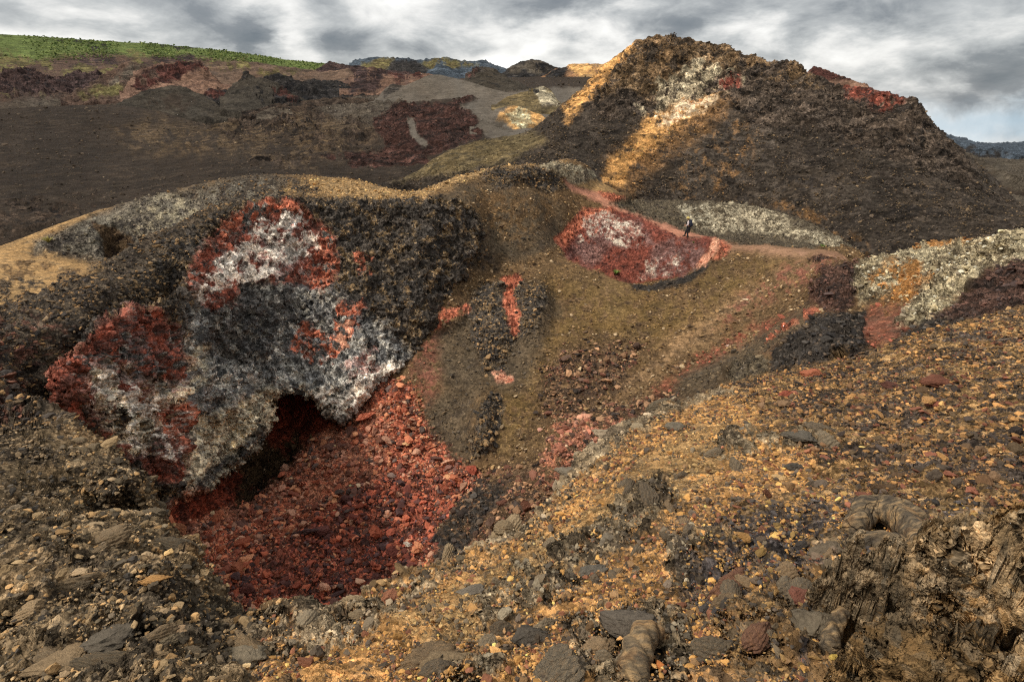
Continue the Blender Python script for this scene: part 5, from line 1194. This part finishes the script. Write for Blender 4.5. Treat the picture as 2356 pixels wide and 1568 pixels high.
UNIQ = [
 ('white_rock','small white block resting on the dark red rubble',941,1253,12,(215,200,180),'block',0,(1.1,.8,.8)),
 ('pale_rock','pale pink stone standing alone at the foot of the sandy bowl',1243,990,9,(205,150,125),'block',1),
 ('pale_rock','whitish stone alone on the bare sand right of the bowl',1672,797,7,(210,180,160),'block',2,(1,.7,.8)),
 ('flat_stone','small flat cream stone on the pale streak below the path',1715,690,7,(205,180,145),'flat',1),
 ('orange_rock','long rounded orange rock on the near brown bank',350,1338,27,(190,140,78),'dome',2,(1.2,.6,.45),.35),
 ('tan_boulder','big creased tan boulder low on the near brown bank',379,1458,32,(160,130,95),'dome',3,(1.2,.8,.6),.3),
 ('tan_rock','light tan rock on brown grit left of the pit rim',139,1228,15,(172,144,108),'block',4),
 ('tan_rock','rounded tan rock just right of a lighter one on the brown bank',221,1209,18,(158,134,100),'dome',1,(1.1,.7,.6)),
 ('grey_slab','dark grey slab with folded top at the lower left bank',253,1472,48,(98,88,74),'dome',5,(1.3,.8,.4),.2),
 ('tan_slab','flat tan slab at the bottom left corner bank',147,1528,44,(140,116,84),'dome',6,(1.4,.8,.4),.25),
 ('cracked_slab','flat cracked grey slab at the bottom of the rim notch',557,1514,52,(128,114,92),'dome',4,(1.3,.9,.38),.1),
 ('red_rock','upright rough red rock on the brow of the ochre slope',1860,868,24,(160,92,62),'block',5,(1.1,.8,.8)),
 ('red_slab','broad flat red brown slab on the coarse ochre slope',2159,884,36,(116,70,50),'flat',6,(1.25,.8,.55)),
 ('maroon_slab','broad maroon slab left of the larger red brown slab',2051,893,32,(96,60,48),'flat',3,(1.3,.7,.6)),
 ('red_rock','small bright red wedge shaped rock near the slope brow',1804,911,18,(150,78,56),'block',7,(1.3,.8,.6)),
 ('pink_rock','smooth pinkish red rock below the red brown slab',2153,934,17,(136,80,60),'dome',0,(1.2,.8,.7)),
 ('grey_boulder','grey lumpy boulder half buried in ochre gravel',1843,1010,32,(96,88,76),'dome',6,(1.3,.8,.5)),
 ('grey_boulder','pale grey lumpy boulder among ochre gravel left of the lumpy one',1722,995,28,(128,118,102),'dome',5,(1.2,.8,.55)),
 ('dark_boulder','dark rounded boulder set in fine yellow gravel',1825,1082,22,(76,70,62),'block',8,(1.1,.8,.8)),
 ('golden_rock','pale golden rock below the dark rounded boulder',1795,1103,19,(186,150,98),'block',3,(1.2,.8,.6)),
 ('ochre_rock','angular ochre rock perched on grey lava lumps',1701,1237,20,(160,118,62),'block',6,(1.1,.8,.8)),
 ('brown_boulder','rounded grey brown boulder at the head of the slabs',1901,1275,30,(108,94,76),'dome',1,(1,.8,.95)),
 ('small_red_stone','tiny round red stone in a dark gap between slabs',2054,1286,8,(176,82,62),'block',2),
 ('maroon_rock','rough maroon rock wedged beside the grey lava slabs',1843,1375,30,(118,72,56),'block',1,(1.2,.9,.7)),
 ('swirled_block','big swirled grey block left of the cracked slab',1884,1452,58,(104,92,74),'dome',2,(1,.9,.7),.5),
 ('yellow_stone','bright yellow egg shaped stone below the swirled block',1918,1513,12,(176,148,62),'block',4,(.8,.8,1.2)),
 ('grey_dome','large dark grey dome of lava at the lower edge',1457,1442,56,(96,86,74),'dome',0,(1.3,.9,.55),.2),
 ('folded_rock','folded grey rock in mid slope yellow gravel',1353,1320,34,(104,96,84),'dome',3,(1.2,.8,.6),.5),
 ('folded_rock','striped brown rock above the folded grey one',1398,1242,28,(118,106,88),'dome',4,(1.1,.8,.6),.9),
 ('rim_boulder','long smooth tan grey boulder on the pit rim',1388,1003,34,(168,148,120),'dome',5,(1.35,.6,.6),-.6),
 ('rim_boulder','rough grey boulder lower on the pit rim',1300,1085,26,(124,112,94),'dome',6,(1.1,.7,.6),-.5),
 ('blue_grey_stone','blue grey angular stone at the right edge by dark gravel',2330,1378,26,(104,104,108),'block',0,(1.2,.8,.7)),
 ('orange_stone','glowing orange flat stone beside the curled rock',1520,1532,13,(188,112,48),'flat',0,(1.1,.9,.8)),
 ('dark_dome','smooth dark grey hump of lava in gravel',1219,1472,42,(84,76,66),'dome',2,(1.2,.9,.65),.3),
 ('grey_rock','mottled grey rock on light ochre sand',1080,1365,28,(118,108,94),'dome',1,(1.3,.8,.55)),
 ('tan_slab','wide low tan slab at the bottom centre edge',1010,1532,58,(132,110,80),'dome',3,(1.4,.8,.4),.15),
 ('knobbly_rock','knobbly grey rock on the sand beyond the smooth rim boulder',1560,985,24,(112,102,86),'dome',4,(1.1,.8,.6)),
 ('purple_rock','purplish rock at the left edge of the pit rubble front',560,1360,22,(110,66,58),'block',5,(1.2,.9,.7)),
 ('grey_red_rock','large grey red crag in the middle of the rubble',740,1225,24,(120,72,64),'block',2,(1.3,.9,.8)),
 ('red_boulder','large bright red boulder at the right edge of the rubble',1085,1082,20,(160,78,56),'block',8,(1.1,.9,.8)),
]
for i, u in enumerate(UNIQ):
    a = list(u); kind = a[6]; var = a[7]; asp = a[8] if len(a) > 8 else (1, .8, .7); rz = a[9] if len(a) > 9 else random.uniform(-.5, .5)
    place_rock(a[0], a[1], a[2], a[3], a[4], a[5], kind, var, asp, rz)

# ---- lava slabs and ropes by the camera
def slab_material(name='ropey_lava', own=False):
    m = bpy.data.materials.new(name); m.use_nodes = True; t = NT(m.node_tree); m.node_tree.nodes.clear()
    P = t.n('ShaderNodeTexCoord').outputs['Object']
    w = t.n('ShaderNodeTexNoise', {'Vector': P, 'Scale': 2.6, 'Detail': 4.0}).outputs[1]
    Pw = t.vm('ADD', P, t.vm('SCALE', t.vm('SUBTRACT', w, (.5, .5, .5)).outputs[0], .22).outputs[0]).outputs[0]
    mp = t.n('ShaderNodeMapping', {'Vector': Pw, 'Rotation': (0, 0, R_(28)), 'Scale': (3.0, 17.0, 12.0)}).outputs[0]
    st = t.n('ShaderNodeTexNoise', {'Vector': mp, 'Scale': 1.6, 'Detail': 7.0, 'Roughness': .62}).outputs[0]
    n1 = t.n('ShaderNodeTexNoise', {'Vector': P, 'Scale': 4.5, 'Detail': 8.0, 'Roughness': .65}).outputs[0]
    n2 = t.n('ShaderNodeTexNoise', {'Vector': P, 'Scale': 30.0, 'Detail': 5.0, 'Roughness': .62}).outputs[0]
    vo = t.n('ShaderNodeTexVoronoi', {'Vector': Pw, 'Scale': 3.2}, feature='DISTANCE_TO_EDGE').outputs['Distance']
    crack = t.mr(vo, 0.0, .022)
    A = t.ramp(st, [(.30, alb((58, 50, 42))), (.44, alb((92, 79, 61))), (.53, alb((124, 104, 76))), (.62, alb((164, 132, 88))), (.74, alb((112, 94, 70)))])
    A = t.mix(t.m('MULTIPLY', t.mr(n1, .52, .70), .75), A, (*alb((160, 114, 60)), 1)); A = t.mix(t.m('MULTIPLY', t.mr(n1, .48, .32), .7), A, (*alb((62, 57, 50)), 1))
    if own: A = t.mix(.62, A, t.n('ShaderNodeObjectInfo').outputs['Color'])
    tone = t.m('POWER', 2.0, t.m('MULTIPLY', t.m('SUBTRACT', n2, .5), 3.0)); c = t.vm('SCALE', A, 1.0); t.nt.links.new(tone, c.inputs[3])
    h = t.m('ADD', t.m('MULTIPLY', st, .05), t.m('ADD', t.m('MULTIPLY', crack, .02), t.m('MULTIPLY', n2, .007)))
    if own:
        vt = t.n('ShaderNodeVectorTransform', {0: (1, 0, 0)}, vector_type='VECTOR', convert_from='OBJECT', convert_to='WORLD').outputs[0]
        h = t.m('MULTIPLY', t.m('MULTIPLY', h, t.n('ShaderNodeVectorMath', {0: vt}, operation='LENGTH').outputs['Value']), 2.0)
    bp = t.n('ShaderNodeBump', {'Height': h, 'Strength': 1.0, 'Distance': 1.0})
    bs = t.n('ShaderNodeBsdfPrincipled', {'Base Color': c.outputs[0], 'Roughness': .85, 'Normal': bp.outputs[0]}); bs.inputs['Specular IOR Level'].default_value = .3
    t.n('ShaderNodeOutputMaterial', {'Surface': bs.outputs[0]}); return m
M_SLAB = slab_material(); M_KNOB = slab_material('folded_lava', True)
# knobs and toes of folded lava that stick out of the gravel
knob_meshes = []
for i in range(9):
    me = rock_mesh('lava_boulder', 700 + i, 5, 4, .8, .13, .13, True); me.materials.append(M_KNOB); knob_meshes.append(me)
def scatter_knobs(name, cat, group, poly, n, wpx, cols, labels, seed, asp=(1.25, .75, .7), rz=.5):
    g = np.random.default_rng(seed); poly = np.array(poly, float); k = 0
    while k < n:
        x = g.uniform(poly[:, 0].min(), poly[:, 0].max()); y = g.uniform(poly[:, 1].min(), poly[:, 1].max())
        if pip(np.array([x]), np.array([y]), poly)[0] < 0 or not (0 < x < W0 and 0 < y < H0): continue
        # they come in runs
        if fbm(np.array([[x / 90, y / 60, seed * 3.3]]), 1.0, 2, .5, seed)[0] < -.02: continue
        p = spot(x, y); r = np.linalg.norm(p); w = wpx * math.exp(g.normal() * .40); sz = w / FPX * r
        o = bpy.data.objects.new(name, knob_meshes[int(g.integers(0, 9))]); COL.objects.link(o)
        a3 = np.array(asp) * np.exp(g.normal(size=3) * .15); o.scale = sz * a3; o.location = (p[0], p[1], p[2] + sz * a3[2] * .1)
        o.rotation_euler = (g.normal() * .25, g.normal() * .25, rz + g.normal() * .45)
        c = alb(cols[int(g.integers(0, len(cols)))]) * math.exp(g.normal() * .15); o.color = (*c, 1)
        size = 'large' if w > wpx * 1.25 else 'small' if w < wpx * .75 else 'middling'
        o['label'] = f'{size} ' + labels[min(int((x - poly[:, 0].min()) / (np.ptp(poly[:, 0]) + 1) * len(labels)), len(labels) - 1)]
        o['category'] = cat; o['group'] = group; k += 1
GREY = [(128,114,92),(104,94,78),(150,134,108),(90,80,66),(138,112,80)]
scatter_knobs('lava_boulder', 'rock', 'grey lava knobs in the ochre gravel', [(1380,1080),(1560,1000),(1640,1180),(1560,1330),(1250,1340),(1200,1290)], 18, 17, GREY, ['grey lava knob nearer the rim in ochre gravel', 'grey lava knob further from the rim in ochre gravel'], 1, rz=.9)
scatter_knobs('lava_boulder', 'rock', 'grey lava knobs at the lower edge', [(980,1500),(1180,1380),(1420,1380),(1640,1440),(1660,1560),(1000,1568)], 14, 27, GREY, ['folded grey lava knob low left of the grey dome', 'folded grey lava knob beside the curled finger'], 2, rz=.5)
scatter_knobs('lava_boulder', 'rock', 'lava knobs left of the slabs', [(1600,1240),(1760,1200),(1920,1260),(1900,1430),(1760,1500),(1640,1400)], 14, 22, GREY + [(112,66,48)], ['lava knob in gravel left of the maroon rock', 'lava knob close beside the swirled block'], 3, rz=.7)
scatter_knobs('lava_boulder', 'rock', 'lava knobs on the upper ochre slope', [(1560,960),(1700,960),(1920,990),(1900,1060),(1660,1080),(1560,1040)], 7, 17, GREY, ['half buried lava knob on the ochre slope below the brow'], 4)
scatter_knobs('rim_rock', 'rock', 'pale rocks along the near rim', [(640,1400),(820,1380),(1000,1275),(1200,1195),(1300,1075),(1400,970),(1560,915),(1580,935),(1420,1010),(1320,1110),(1230,1220),(1020,1310),(830,1420),(660,1440)], 20, 15, [(160,142,112),(138,124,100),(120,108,88),(168,144,108)], ['pale folded rock on the rim above the rubble notch', 'pale folded rock on the rim above the rubble', 'pale folded rock on the rim below the sandy bowl'], 5, rz=.8)
scatter_knobs('bank_rock', 'rock', 'tan folded rocks on the near left bank', [(0,1568),(0,1400),(200,1260),(360,1180),(500,1330),(580,1440),(600,1568)], 22, 22, [(160,132,94),(136,114,84),(112,98,76),(172,136,90),(92,82,66)], ['tan folded rock at the left end of the near bank', 'tan folded rock midway along the near bank', 'tan folded rock on the bank by the rim notch'], 6, (1.5, .7, .5), .1)
scatter_knobs('bank_rock', 'rock', 'small tan rocks on the bank by the pit rim', [(150,960),(250,990),(345,1080),(400,1230),(340,1260),(200,1120)], 12, 13, [(150,128,96),(124,108,82),(104,92,72)], ['tan rock on the bank edge above the pit'], 7, (1.4, .7, .5), .1)
def sheet_hit(px, py, r0=.9, r1=30):
    a, t = ray(px, py); out = np.full(a.shape, r1); done = np.zeros(a.shape, bool)
    for r in np.exp(np.linspace(math.log(r0), math.log(r1), 420)):
        z = N.z(a, np.full(a.shape, math.log(r))); h = (r * t <= z) & ~done; out[h] = r; done |= h
    return out
def slab(name, label, poly, thick, step=2.5, seed=0, folds=0.0, ang=.5, cat_='lava slab', plates=20, streak=(132, 110, 80)):
    poly = np.array(poly, float); x = np.arange(poly[:, 0].min() - 24, poly[:, 0].max() + 24, step); y = np.arange(poly[:, 1].min() - 24, poly[:, 1].max() + 24, step)
    X, Y = np.meshgrid(x, y); rr = sheet_hit(X.ravel(), Y.ravel()); B = P3(X.ravel(), Y.ravel(), rr); g = np.random.default_rng(seed)
    w = fbm(B, 5.0, 6, .68, seed); w2 = fbm(B, 5.0, 6, .68, seed + 5)
    d = pip(X.ravel() + w * 60, Y.ravel() + w2 * 46, poly)
    dm = d / FPX * np.linalg.norm(B, axis=1)            # metres from the edge
    e = np.clip(dm / (thick * .7), -1.2, 1); prof = np.where(e > 0, np.clip(e * 1.6, 0, 1) ** .6, e * 1.6)
    q = B @ np.array([[math.cos(ang), -math.sin(ang), 0], [math.sin(ang), math.cos(ang), 0], [0, 0, 1]])
    # the crust has broken into plates that lie at different heights and tilts
    Q = q[:, :2] * [1.0, 1.8] + .16 * np.stack([w, w2], 1)
    c = Q[g.integers(0, len(Q), plates)]; D = np.linalg.norm(Q[:, None] - c[None], axis=2); o2 = np.sort(D, axis=1); pid = D.argmin(1)
    gap = np.clip((o2[:, 1] - o2[:, 0]) / .045, 0, 1); off = g.uniform(-.8, .8, plates)[pid]; tl = g.normal(size=(plates, 2)) * .20
    tilt_ = ((Q - c[pid]) * tl[pid]).sum(1)
    str_ = q * np.array([3.0, 22, 9]); fold = np.abs(fbm(str_, .8, 4, .5, seed + 2)); lump = fbm(B, 6.0, 5, .55, seed + 1)
    hgt = thick * (prof + (off + 1.1 * lump) * (prof > 0)) + (folds * .7 * fold + tilt_) * (prof > 0) - (1 - gap) * thick * .7 - .01 + .05 * np.abs(fbm(B, 11.0, 4, .6, seed + 8))
    Pp = B.copy(); Pp[:, 2] += hgt
    Pp = Pp.reshape(X.shape + (3,))
    ca_, cb_, pm_, _c = paint(Pp.reshape(-1, 3), 'crustslab', [])
    st_ = np.clip(fbm(str_, 2.2, 5, .65, seed + 4) * 1.6 + .5, 0, 1)[:, None].astype(np.float32)      # flow streaks
    ca_ = ca_ * (1 - st_) + st_ * alb(streak).astype(np.float32); pm_ = pm_.copy(); pm_[:, 1] = .016
    Pp = relief(Pp, pm_, 5.0, 7, .7, seed, 1.0, .58, True)
    o = grid_object(name, Pp, MN, attrs_of(ca_, cb_, pm_), mask=(e > -1.15).reshape(X.shape)); o['label'] = label; o['category'] = cat_; return o
slab('lava_slab', 'broad dark cracked lava slab filling the bottom right corner', [(1900,1700),(1930,1540),(1990,1460),(2080,1420),(2200,1440),(2300,1490),(2500,1560),(2700,1600),(2700,1700)], .085, step=1.8, folds=.10, seed=1)
slab('lava_slab', 'fan shaped tan lava slab with flowing ridges at the right edge', [(2100,1262),(2130,1225),(2200,1204),(2290,1212),(2400,1230),(2700,1240),(2700,1330),(2400,1310),(2300,1300),(2200,1292),(2130,1282)], .10, step=1.7, seed=2, folds=.13, ang=-.35, streak=(178, 146, 102))
slab('lava_slab', 'folded grey lava slab between the swirled block and the rope', [(1905,1345),(1930,1300),(2010,1280),(2100,1310),(2160,1360),(2060,1375),(1970,1400),(1910,1385)], .09, step=1.6, seed=3, folds=.16, ang=.2)
slab('lava_slab', 'orange stained flat slab above the bottom right corner', [(2110,1330),(2180,1300),(2260,1330),(2290,1380),(2220,1400),(2140,1380)], .05, step=1.6, seed=4, folds=.12)
def rope(name, label, pts, rad, seed=0, twist=9.0, lobes=3, cat_='lava rope'):
    """a twisted strand of pahoehoe swept along points on the ground"""
    base = np.array([spot(a, b) + np.array([0, 0, h]) for a, b, h in pts]); n = 90; m = 28
    s = np.linspace(0, 1, len(base)); u = np.linspace(0, 1, n); c = np.stack([np.interp(u, s, base[:, i]) for i in range(3)], 1)
    k = np.hanning(15); k /= k.sum(); c = np.stack([np.convolve(np.pad(c[:, i], 7, 'edge'), k, 'valid') for i in range(3)], 1)
    T = np.gradient(c, axis=0); T /= np.linalg.norm(T, axis=1, keepdims=True); U = np.cross(T, [0, 0, 1]); U /= np.linalg.norm(U, axis=1, keepdims=True); V = np.cross(T, U)
    th = np.linspace(0, 2 * math.pi, m); R = np.interp(u, s, rad) * np.clip(np.sqrt(np.clip(u * (1 - u) * 30, 0, 1)), .02, 1)
    tt, uu = np.meshgrid(th, u); rr = R[:, None] * (1 + .22 * np.abs(np.sin(tt * lobes / 2 + uu * twist)) - .1)
    P = c[:, None] + rr[..., None] * (np.cos(tt)[..., None] * U[:, None] + np.sin(tt)[..., None] * V[:, None])
    f = fbm(P.reshape(-1, 3), 9.0, 4, .6, seed).reshape(P.shape[:2]); P = c[:, None] + (P - c[:, None]) * (1 + .35 * f)[..., None]; P[:, -1] = P[:, 0]
    o = grid_object(name, P, M_SLAB, {}); o['label'] = label; o['category'] = cat_; return o
rope('lava_rope', 'thick twisted grey lava rope arching beside the fan shaped slab', [(1960,1235,.02),(1975,1205,.09),(2010,1196,.11),(2060,1215,.08),(2100,1240,.05),(2125,1262,.0)], [.05,.075,.085,.08,.06,.05], 1)
rope('lava_rope', 'second lava strand lying under the arch of the thick rope', [(1945,1262,.0),(1990,1250,.03),(2050,1256,.03),(2100,1275,.0)], [.04,.05,.05,.04], 2)
rope('lava_rope', 'grey lava strand above the thick rope on the gravel', [(1985,1160,.0),(2030,1165,.03),(2080,1175,.03),(2120,1195,.0)], [.04,.05,.05,.04], 5)
rope('curled_lava', 'curled finger of grey and tan lava at the bottom edge', [(1450,1580,-.02),(1455,1530,.05),(1480,1490,.08),(1515,1480,.06)], [.05,.055,.05,.035], 3, 14)
rope('curled_lava', 'small upright curl of brown lava on the swirled block', [(1905,1500,.0),(1912,1465,.06),(1930,1440,.09)], [.03,.03,.022], 4, 12)

# ================================================================== the walker
def simple_mat(name, col, rough=.85, var=.25, scale=9.0):
    m = bpy.data.materials.new(name); m.use_nodes = True; t = NT(m.node_tree); m.node_tree.nodes.clear()
    n = t.n('ShaderNodeTexNoise', {'Vector': t.n('ShaderNodeTexCoord').outputs['Object'], 'Scale': scale, 'Detail': 4.0}).outputs[0]
    c = lin(col); a = t.mix(t.mr(n, .35, .65), (*(c * (1 - var)), 1), (*np.minimum(c * (1 + var), 1), 1))
    bs = t.n('ShaderNodeBsdfPrincipled', {'Base Color': a, 'Roughness': rough}); t.n('ShaderNodeOutputMaterial', {'Surface': bs.outputs[0]}); return m
def skin_chain(name, verts, edges, radii, mat, parent, root=0, sub=2):
    me = bpy.data.meshes.new(name); me.from_pydata(verts, edges, []); o = bpy.data.objects.new(name, me); COL.objects.link(o)
    md = o.modifiers.new('skin', 'SKIN'); md.use_smooth_shade = True
    for i, sv in enumerate(me.skin_vertices[0].data):
        r = radii[i]; sv.radius = r if isinstance(r, tuple) else (r, r); sv.use_root = (i == root)
    s = o.modifiers.new('sub', 'SUBSURF'); s.levels = sub; s.render_levels = sub
    me.materials.append(mat); o.parent = parent; return o
def blob(name, loc, scl, mat, parent, rot=(0, 0, 0), seed=0, amt=.05, sub=4, edit=None):
    bm = bmesh.new(); bmesh.ops.create_icosphere(bm, subdivisions=sub, radius=1.0); V = np.array([v.co[:] for v in bm.verts])
    V *= (1 + amt * fbm(V, 1.8, 3, .5, seed))[:, None]
    if edit is not None: V = edit(V)
    V *= np.array(scl)
    for v, c in zip(bm.verts, V): v.co = c
    for f in bm.faces: f.smooth = True
    me = bpy.data.meshes.new(name); bm.to_mesh(me); bm.free(); me.materials.append(mat)
    o = bpy.data.objects.new(name, me); COL.objects.link(o); o.location = loc; o.rotation_euler = rot; o.parent = parent; return o
SKINM = simple_mat('skin', (196, 150, 122)); WHITE = simple_mat('white_shirt', (226, 214, 212)); DARK = simple_mat('dark_trousers', (34, 34, 38)); BOOT = simple_mat('boot_leather', (38, 32, 30))
HATM = simple_mat('straw_yellow_hat', (206, 186, 112)); PACKM = simple_mat('pack_cloth', (46, 50, 66)); JACK = simple_mat('black_jacket', (24, 26, 30)); HAIRM = simple_mat('hair', (90, 70, 50))
# he walks to the left (-x) with a slight turn away
feet = spot(1581, 546, 5)
pers = bpy.data.objects.new('person', None); COL.objects.link(pers); pers.location = (feet[0], feet[1], feet[2] + .02); pers.rotation_euler = (0, 0, R_(-22)); pers.scale = (1.02,) * 3
pers['label'] = 'person in a yellow sun hat and white shirt walking up the red path'; pers['category'] = 'person'
#  local frame: walking towards -x, +y is the far side
bv = [(.02, 0, .93), (.0, 0, 1.08), (-.03, 0, 1.25), (-.06, 0, 1.40), (-.09, 0, 1.50), (-.115, 0, 1.60), (-.12, 0, 1.69),
      (.02, -.09, .90), (-.06, -.10, .50), (.10, -.10, .12), (.02, -.10, .05),        # near leg (behind)
      (.02, .09, .90), (-.17, .10, .50), (-.24, .10, .12), (-.34, .10, .06),           # far leg (leading)
      (-.05, -.19, 1.38), (-.02, -.24, 1.12), (-.22, -.22, 1.00), (-.29, -.20, .98),
      (-.05, .19, 1.38), (-.06, .24, 1.12), (-.26, .22, 1.03), (-.33, .20, 1.02)]
be = [(0,1),(1,2),(2,3),(3,4),(4,5),(5,6),(0,7),(7,8),(8,9),(9,10),(0,11),(11,12),(12,13),(13,14),(3,15),(15,16),(16,17),(17,18),(3,19),(19,20),(20,21),(21,22)]
br = [(.13,.10),(.12,.09),(.14,.10),(.12,.09),.055,(.08,.095),(.075,.09),.085,.06,.042,.04,.085,.06,.042,.04,.05,.042,.034,.03,.05,.042,.034,.03]
body = skin_chain('body', bv, be, br, SKINM, pers)
# face: nose and brow on the front (-x) of the head, and fingers
blob('nose', (-.205, 0, 1.615), (.022, .014, .024), SKINM, pers, sub=2)
for s in (-1, 1): blob('ear', (-.11, s * .088, 1.62), (.02, .01, .03), SKINM, pers, sub=2)
for s, h in ((-1, (-.29, -.20, .98)), (1, (-.33, .20, 1.02))):
    fv = [h]; fe = []; fr = [.026]
    for k in range(4):
        b0 = len(fv); dz = -.018 * k + .02; fv += [(h[0] - .045, h[1] + .004 * k, h[2] + dz), (h[0] - .075 + .004 * abs(k - 1), h[1] + .004, h[2] + dz - .02)]; fe += [(0, b0), (b0, b0 + 1)]; fr += [.010, .008]
    b0 = len(fv); fv += [(h[0] - .02, h[1] - s * .02, h[2] + .04), (h[0] - .045, h[1] - s * .02, h[2] + .055)]; fe += [(0, b0), (b0, b0 + 1)]; fr += [.011, .009]
    skin_chain('hand', fv, fe, fr, SKINM, pers, sub=1)
skin_chain('trousers', [(.02,0,.98),(.02,-.09,.88),(-.06,-.10,.50),(.05,-.10,.07),(.02,.09,.88),(-.17,.10,.50),(-.255,.10,.07)], [(0,1),(1,2),(2,3),(0,4),(4,5),(5,6)], [(.15,.12),.105,.082,.068,.105,.082,.068], DARK, pers)
skin_chain('shirt', [(.01,0,.98),(-.03,0,1.22),(-.06,0,1.40),(-.085,0,1.48),(-.05,-.19,1.38),(-.02,-.245,1.12),(-.19,-.222,1.01),(-.05,.19,1.38),(-.06,.245,1.12),(-.23,.222,1.035)],
           [(0,1),(1,2),(2,3),(2,4),(4,5),(5,6),(2,7),(7,8),(8,9)], [(.15,.115),(.16,.12),(.14,.11),.07,.068,.062,.05,.068,.062,.05], WHITE, pers)
for nm, x, y, z in (('boot', .03, -.10, .055), ('boot', -.30, .10, .055)):
    blob(nm, (x, y, z), (.145, .055, .065), BOOT, pers, seed=3, edit=lambda V: np.where(V[:, 2:3] < -.55, V * [1, 1, 0] + [0, 0, -.55], V))
def brim(V):
    V = V.copy(); low = V[:, 2] < .05; rr = np.hypot(V[:, 0], V[:, 1]) + 1e-6; f = np.where(low, 1 + .75 * np.clip(.05 - V[:, 2], 0, .35) / .35, 1)
    V[:, 0] *= f; V[:, 1] *= f; V[:, 2] = np.maximum(V[:, 2], -.3); return V
hat = blob('sun_hat', (-.125, 0, 1.70), (.115, .105, .12), HATM, pers, (0, R_(-8), 0), 5, .04, edit=brim)
blob('neck_flap', (-.045, 0, 1.58), (.045, .075, .09), HATM, pers, (0, R_(15), 0), 6, .05)
jk = skin_chain('tied_jacket', [(.06,-.10,.98),(.10,-.12,.78),(.11,-.10,.50),(.10,-.08,.34),(.12,.05,.78),(-.14,-.10,.98),(-.19,-.02,.96)], [(0,1),(1,2),(2,3),(0,4),(0,5),(5,6)], [(.12,.10),(.12,.08),(.10,.06),(.07,.04),.09,.045,.04], JACK, pers)
pk = bpy.data.objects.new('backpack', None); COL.objects.link(pk); pk.location = pers.location; pk.rotation_euler = pers.rotation_euler; pk.scale = pers.scale
pk['label'] = "dark blue grey backpack on the walker's back"; pk['category'] = 'backpack'
blob('pack_body', (.16, 0, 1.20), (.15, .18, .30), PACKM, pk, (0, R_(-8), 0), 8, .06, edit=lambda V: np.sign(V) * np.abs(V) ** .75)
blob('top_lid', (.11, 0, 1.47), (.13, .16, .07), PACKM, pk, (0, R_(-8), 0), 9, .05)
blob('front_pocket', (.30, 0, 1.12), (.06, .13, .16), PACKM, pk, (0, R_(-8), 0), 10, .05)
for s in (-1, 1): skin_chain('shoulder_strap', [(.06, s * .11, 1.44), (-.06, s * .115, 1.50), (-.20, s * .12, 1.38), (-.20, s * .13, 1.18), (.0, s * .16, 1.04)], [(0,1),(1,2),(2,3),(3,4)], [(.012,.03)] * 5, JACK, pk, sub=1)

# ================================================================== small plants
LEAF = simple_mat('leaf_green', (98, 124, 44), .7, .35, 30); DRY = simple_mat('dry_grass', (150, 138, 70), .8, .3, 30)
def tuft(name, label, px, py, size, n, mat, seed):
    p = spot(px, py, 5); g = np.random.default_rng(seed); r = np.linalg.norm(p); s = size / FPX * r; vs, fs = [], []
    for i in range(n):
        az = g.uniform(0, 6.28); ln = s * g.uniform(.6, 1.2); lean = g.uniform(.3, 1.1); d = np.array([math.cos(az), math.sin(az), 0]); sd_ = np.array([-d[1], d[0], 0]) * s * .07
        b0 = len(vs)
        for k, tt in enumerate((0, .4, .75, 1)):
            c = d * ln * lean * tt + np.array([0, 0, ln * (tt - .35 * tt * tt * lean)]); w = (1 - tt) ** .6 * (.5 + tt) * 1.6
            vs += [tuple(c - sd_ * w), tuple(c + sd_ * w)]
        for k in range(3): fs.append((b0 + 2 * k, b0 + 2 * k + 1, b0 + 2 * k + 3, b0 + 2 * k + 2))
    me = bpy.data.meshes.new(name); me.from_pydata(vs, [], fs); me.materials.append(mat); o = bpy.data.objects.new(name, me); COL.objects.link(o); o.location = p
    o['label'] = label; o['category'] = 'plant'; return o
tuft('fern', 'small bright green fern on the floor edge of the red crater', 1416, 632, 13, 40, LEAF, 1)
tuft('green_plant', 'tiny green plant at the foot of the far pale crater wall', 1893, 571, 9, 30, LEAF, 2)
tuft('grass_tuft', 'small green tuft on the rocks right of the red crater wall', 1595, 560, 5, 18, LEAF, 3)
tuft('grass_tuft', 'dry grass tuft on the ochre ridge left of the cave crater', 112, 556, 12, 40, DRY, 4)
tuft('grass_tuft', 'dry grass tuft on the ochre ridge nearest the picture edge', 52, 566, 10, 36, DRY, 5)

# ================================================================== bushes on the green flank
pmG = np.tile(np.array([[.3, .1, .1, .5, 0]]), (len(gfl), 1)); cidG = np.zeros(len(gfl), int)
gpx, gpy = project(gfl); ell = np.interp(gpx, [-400, 0, 300, 700, 1000], [185, 150, 134, 165, 185]); pmG[:, 4] = np.clip((ell - gpy) / 14, .04, 1)
CL[CN[0]] = CL[CN[0]][:7] + ([alb(c) for c in ((80, 98, 42), (98, 112, 50), (68, 84, 38), (112, 120, 58))],)
SB = sample_stones(pG, pmG, cidG, int(16000 * DEN), .42, 1.0, seed=8, rlim=(.4, 3))
stones_object('bushes', SB, 'low green bushes covering the far hillside')
